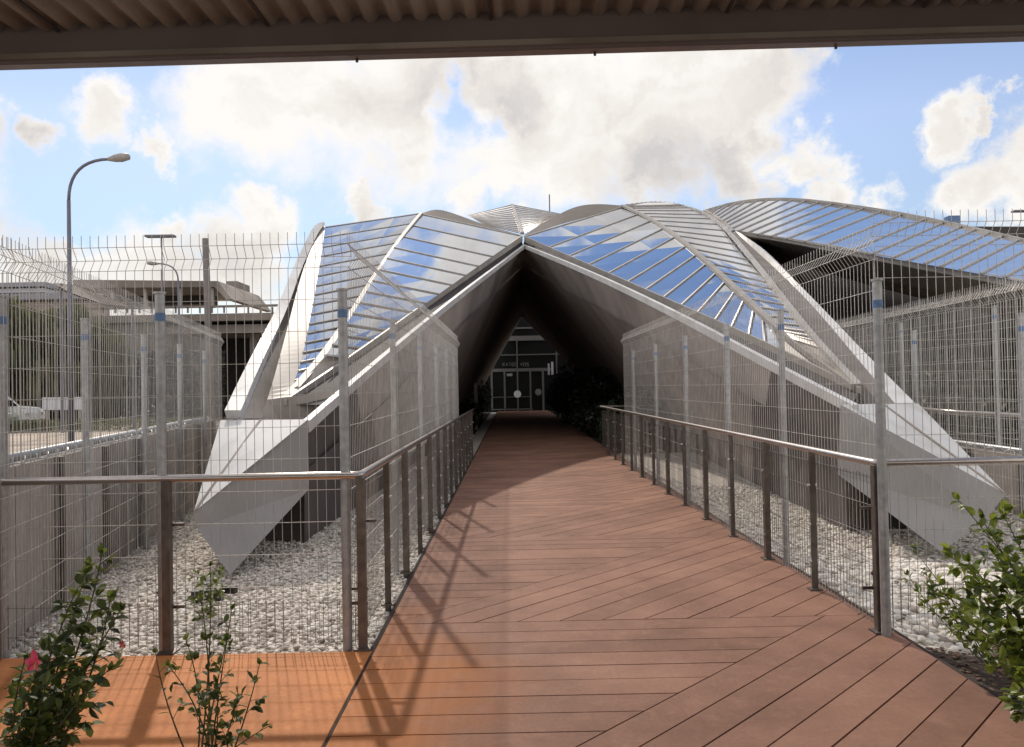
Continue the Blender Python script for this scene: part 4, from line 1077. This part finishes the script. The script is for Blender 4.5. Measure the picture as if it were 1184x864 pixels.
for i, (px, Y, h, cr, lb) in enumerate(((-15, 46, 6.6, 2.8, 'feathery drooping tree at the left edge of the yard'), (14, 44, 7.2, 2.2, 'feathery drooping tree above the parked car'), (52, 45, 6.4, 1.9, 'shorter feathery tree above the white board'), (80, 44, 6.9, 2.2, 'feathery tree behind the galvanised fence post'), (112, 47, 5.6, 2.4, 'rightmost feathery tree beside the bridge abutment'))):
    tree('feathery_tree', lb, W(px, 400, Y).x, Y, h, cr, M['leaft'], 5200, .12, TG, hang=.9, crown_z=.55)
# dark band of undergrowth behind
s_ = MB()
for i in range(9000):
    px = random.uniform(-40, 260); Y = random.uniform(48, 51.5); p = W(px, 470, Y); p.z = random.uniform(0, 4.2) ** 1; small_leaf(s_, p, .5)
o = s_.build('undergrowth', M['leafdark']); o['kind'] = 'stuff'; o['label'] = 'dark undergrowth under the feathery trees at left'
s_ = MB()
for i in range(5000):
    px = random.uniform(-60, 240); Y = random.uniform(36, 38); p = W(px, 470, Y); p.z = random.uniform(GZ - .06, .45); small_leaf(s_, p, .16)
o = s_.build('grass_verge', M['leaft']); o['kind'] = 'stuff'; o['label'] = 'low grassy verge along the far side of the yard'
# dark planting right background (behind right fences)
s_ = MB()
for i in range(16000):
    x = random.uniform(8.5, 26); Y = random.uniform(15, 20); z = abs(random.gauss(0, .8)) + .0
    small_leaf(s_, (x, Y, z), .3)
o = s_.build('undergrowth', M['leafdark']); o['kind'] = 'stuff'; o['label'] = 'dark undergrowth on the bank behind the right fence'
s_ = MB(); s_.tube([W(1052, 472, 13.5), W(1110, 477, 12.3), W(1300, 486, 10.4)], .035, 8)
for px in (1070, 1184, 1260):
    a = W(px, 470 + (px - 1052) * .08 + 4, 12.2); s_.tube([(a.x, a.y, GZ), tuple(a)], .03, 6)
tag(s_.build('guard_pipe', M['rail'], smooth=True), 'low horizontal guard pipe above the right wall', 'rail')

s_ = MB(); s_.poly([(2.46, 18.6, GZ + .008), (7, 18.6, GZ + .008), (7, 50.5, GZ + .008), (2.46, 50.5, GZ + .008)]); s_.poly([(-4, 19, GZ + .008), (-1.3, 19, GZ + .008), (-1.3, 50.5, GZ + .008), (-4, 50.5, GZ + .008)])
struct(s_.build('planting_bed', M['soil']))
# hedges in the porch
def hedge(label, pts, n, ls, group):
    c = pts[0]; t = thing('porch_bush', label, 'bush', (c[0], c[1], 0), group)
    lv = MB(); st_ = MB()
    for (x, y, z, r_) in pts:
        st_.tube([(x, y, GZ), (x, y, z)], [.04, .015], 5)
        for i in range(n):
            d = rv(); k_ = random.random() ** .35; small_leaf(lv, (x + d.x * r_ * k_, y + d.y * r_ * k_, max(0, z + d.z * z * .95 * k_)), ls * random.uniform(.6, 1.4))
    lv.build('leaves', M['leafd'], t); st_.build('stems', M['bark'], t)
HG = 'dark bushes inside the shaded porch'
hedge('large dark bush at the right rail end in the porch', [(2.75, 20.0, .40, .55), (3.4, 21, .8, .9), (2.8, 22.2, .55, .7)], 1500, .13, HG)
hedge('tall dark bush in the middle of the right porch planting', [(2.6, 24.6, .55, .7), (2.9, 27, .9, .9), (3.1, 29.5, 1.2, .9), (4.0, 27, 1.4, 1.1)], 1500, .15, HG)
hedge('dark bush closest to the entrance doors on the right', [(2.6, 33, .9, .9), (2.6, 36.5, 1.1, 1.0), (3.2, 39, 1.5, 1.2), (4.8, 40, 1.6, 1.5)], 1500, .18, HG)
hedge('dark bush on the left side of the porch', [(-1.6, 30, .6, .55), (-1.9, 36, .9, .7), (-1.8, 42, 1.1, .8)], 1200, .15, HG)

# ------------------------------------------------------------------ parked cars
def car(label, x, y, L_, col_, rz=0, pickup=False, door_t=None):
    t = thing('parked_car', label, 'car', (x, y, GZ - .05), 'cars parked in the yard at left'); z0 = GZ - .05
    prof = [(-.5, .35), (-.5, .75), (-.47, .86), (-.28, .92), (-.18, 1.38), (-.08, 1.45), (.14, 1.45), (.28, 1.0), (.46, .88), (.5, .72), (.5, .35)]
    if pickup: prof = [(-.5, .45), (-.5, 1.0), (-.12, 1.02), (-.1, 1.62), (.1, 1.66), (.22, 1.15), (.44, 1.05), (.5, .85), (.5, .45)]
    n = len(prof); b = MB(); vs = []
    for s_ in (-.85, .85):
        for (u_, z) in prof:
            k_ = .88 if z > 1.2 else 1
            vs.append((x + u_ * L_, y + s_ * k_, z0 + z))
    b.add(vs, [tuple(range(n)), tuple(range(2 * n - 1, n - 1, -1))] + [(i, (i + 1) % n, (i + 1) % n + n, i + n) for i in range(n)])
    b.build('body', col_, t, bevel=.05)
    for (u0, u1) in ((-.085, .02), (.03, .15)) if pickup else ((-.20, -.04), (-.02, .18)):
        g_ = MB(); g_.add([(x + u0 * L_, y - .865, z0 + 1.02), (x + (u1 + .04) * L_, y - .865, z0 + 1.04), (x + u1 * L_ - .05, y - .775, z0 + 1.38), (x + (u0 + .02) * L_, y - .775, z0 + 1.38)], [(0, 1, 2, 3)]); g_.build('side_window', M['carglass'], t)
    u_ = (.105, 1.60, .212, 1.19) if pickup else (.15, 1.42, .268, 1.04)
    g_ = MB(); g_.add([(x + u_[0] * L_ + .03, y - .7, z0 + u_[1]), (x + u_[0] * L_ + .03, y + .7, z0 + u_[1]), (x + u_[2] * L_ + .03, y + .74, z0 + u_[3]), (x + u_[2] * L_ + .03, y - .74, z0 + u_[3])], [(0, 1, 2, 3)]); g_.build('windscreen', M['carglass'], t)
    for u_ in (-.31, .32):
        for s_ in (-.8, .8):
            q = MB(); q.tube([(x + u_ * L_, y + s_ - .1, z0 + .34), (x + u_ * L_, y + s_ + .1, z0 + .34)], .34, 20); wh = q.build('wheel', M['tyre'], t)
            q = MB(); q.tube([(x + u_ * L_, y + s_ - .115, z0 + .34), (x + u_ * L_, y + s_ + .115, z0 + .34)], .18, 14); q.build('rim', M['bolt'], wh)
    for s_ in (-.6, .6):
        q = MB(); q.box((x + .5 * L_ - .01, y + s_, z0 + .78), (.06, .3, .14)); q.build('headlight', M['bolt'], t)
car('white pickup parked behind the mesh at the far left', W(15, 470, 40).x - 1.2, 40, 4.6, M['carwhite'], pickup=True)
car('sage green car parked at the left frame edge before the pickup', W(0, 480, 37).x - 1.8, 37, 4.2, M['cargreen'])

# ------------------------------------------------------------------ banner labels
bl = ['white banner just right of the door header', 'larger white banner of the pair beside the doors', 'white banner at the left end of the door header', 'smallest white banner left of the doors', 'widest white banner above the right porch bushes', 'middle banner above the right porch bushes', 'short rightmost banner above the porch bushes']
for o, lb in zip([o for o in col.objects if o.name.startswith('hanging_banner')], bl): o['label'] = lb
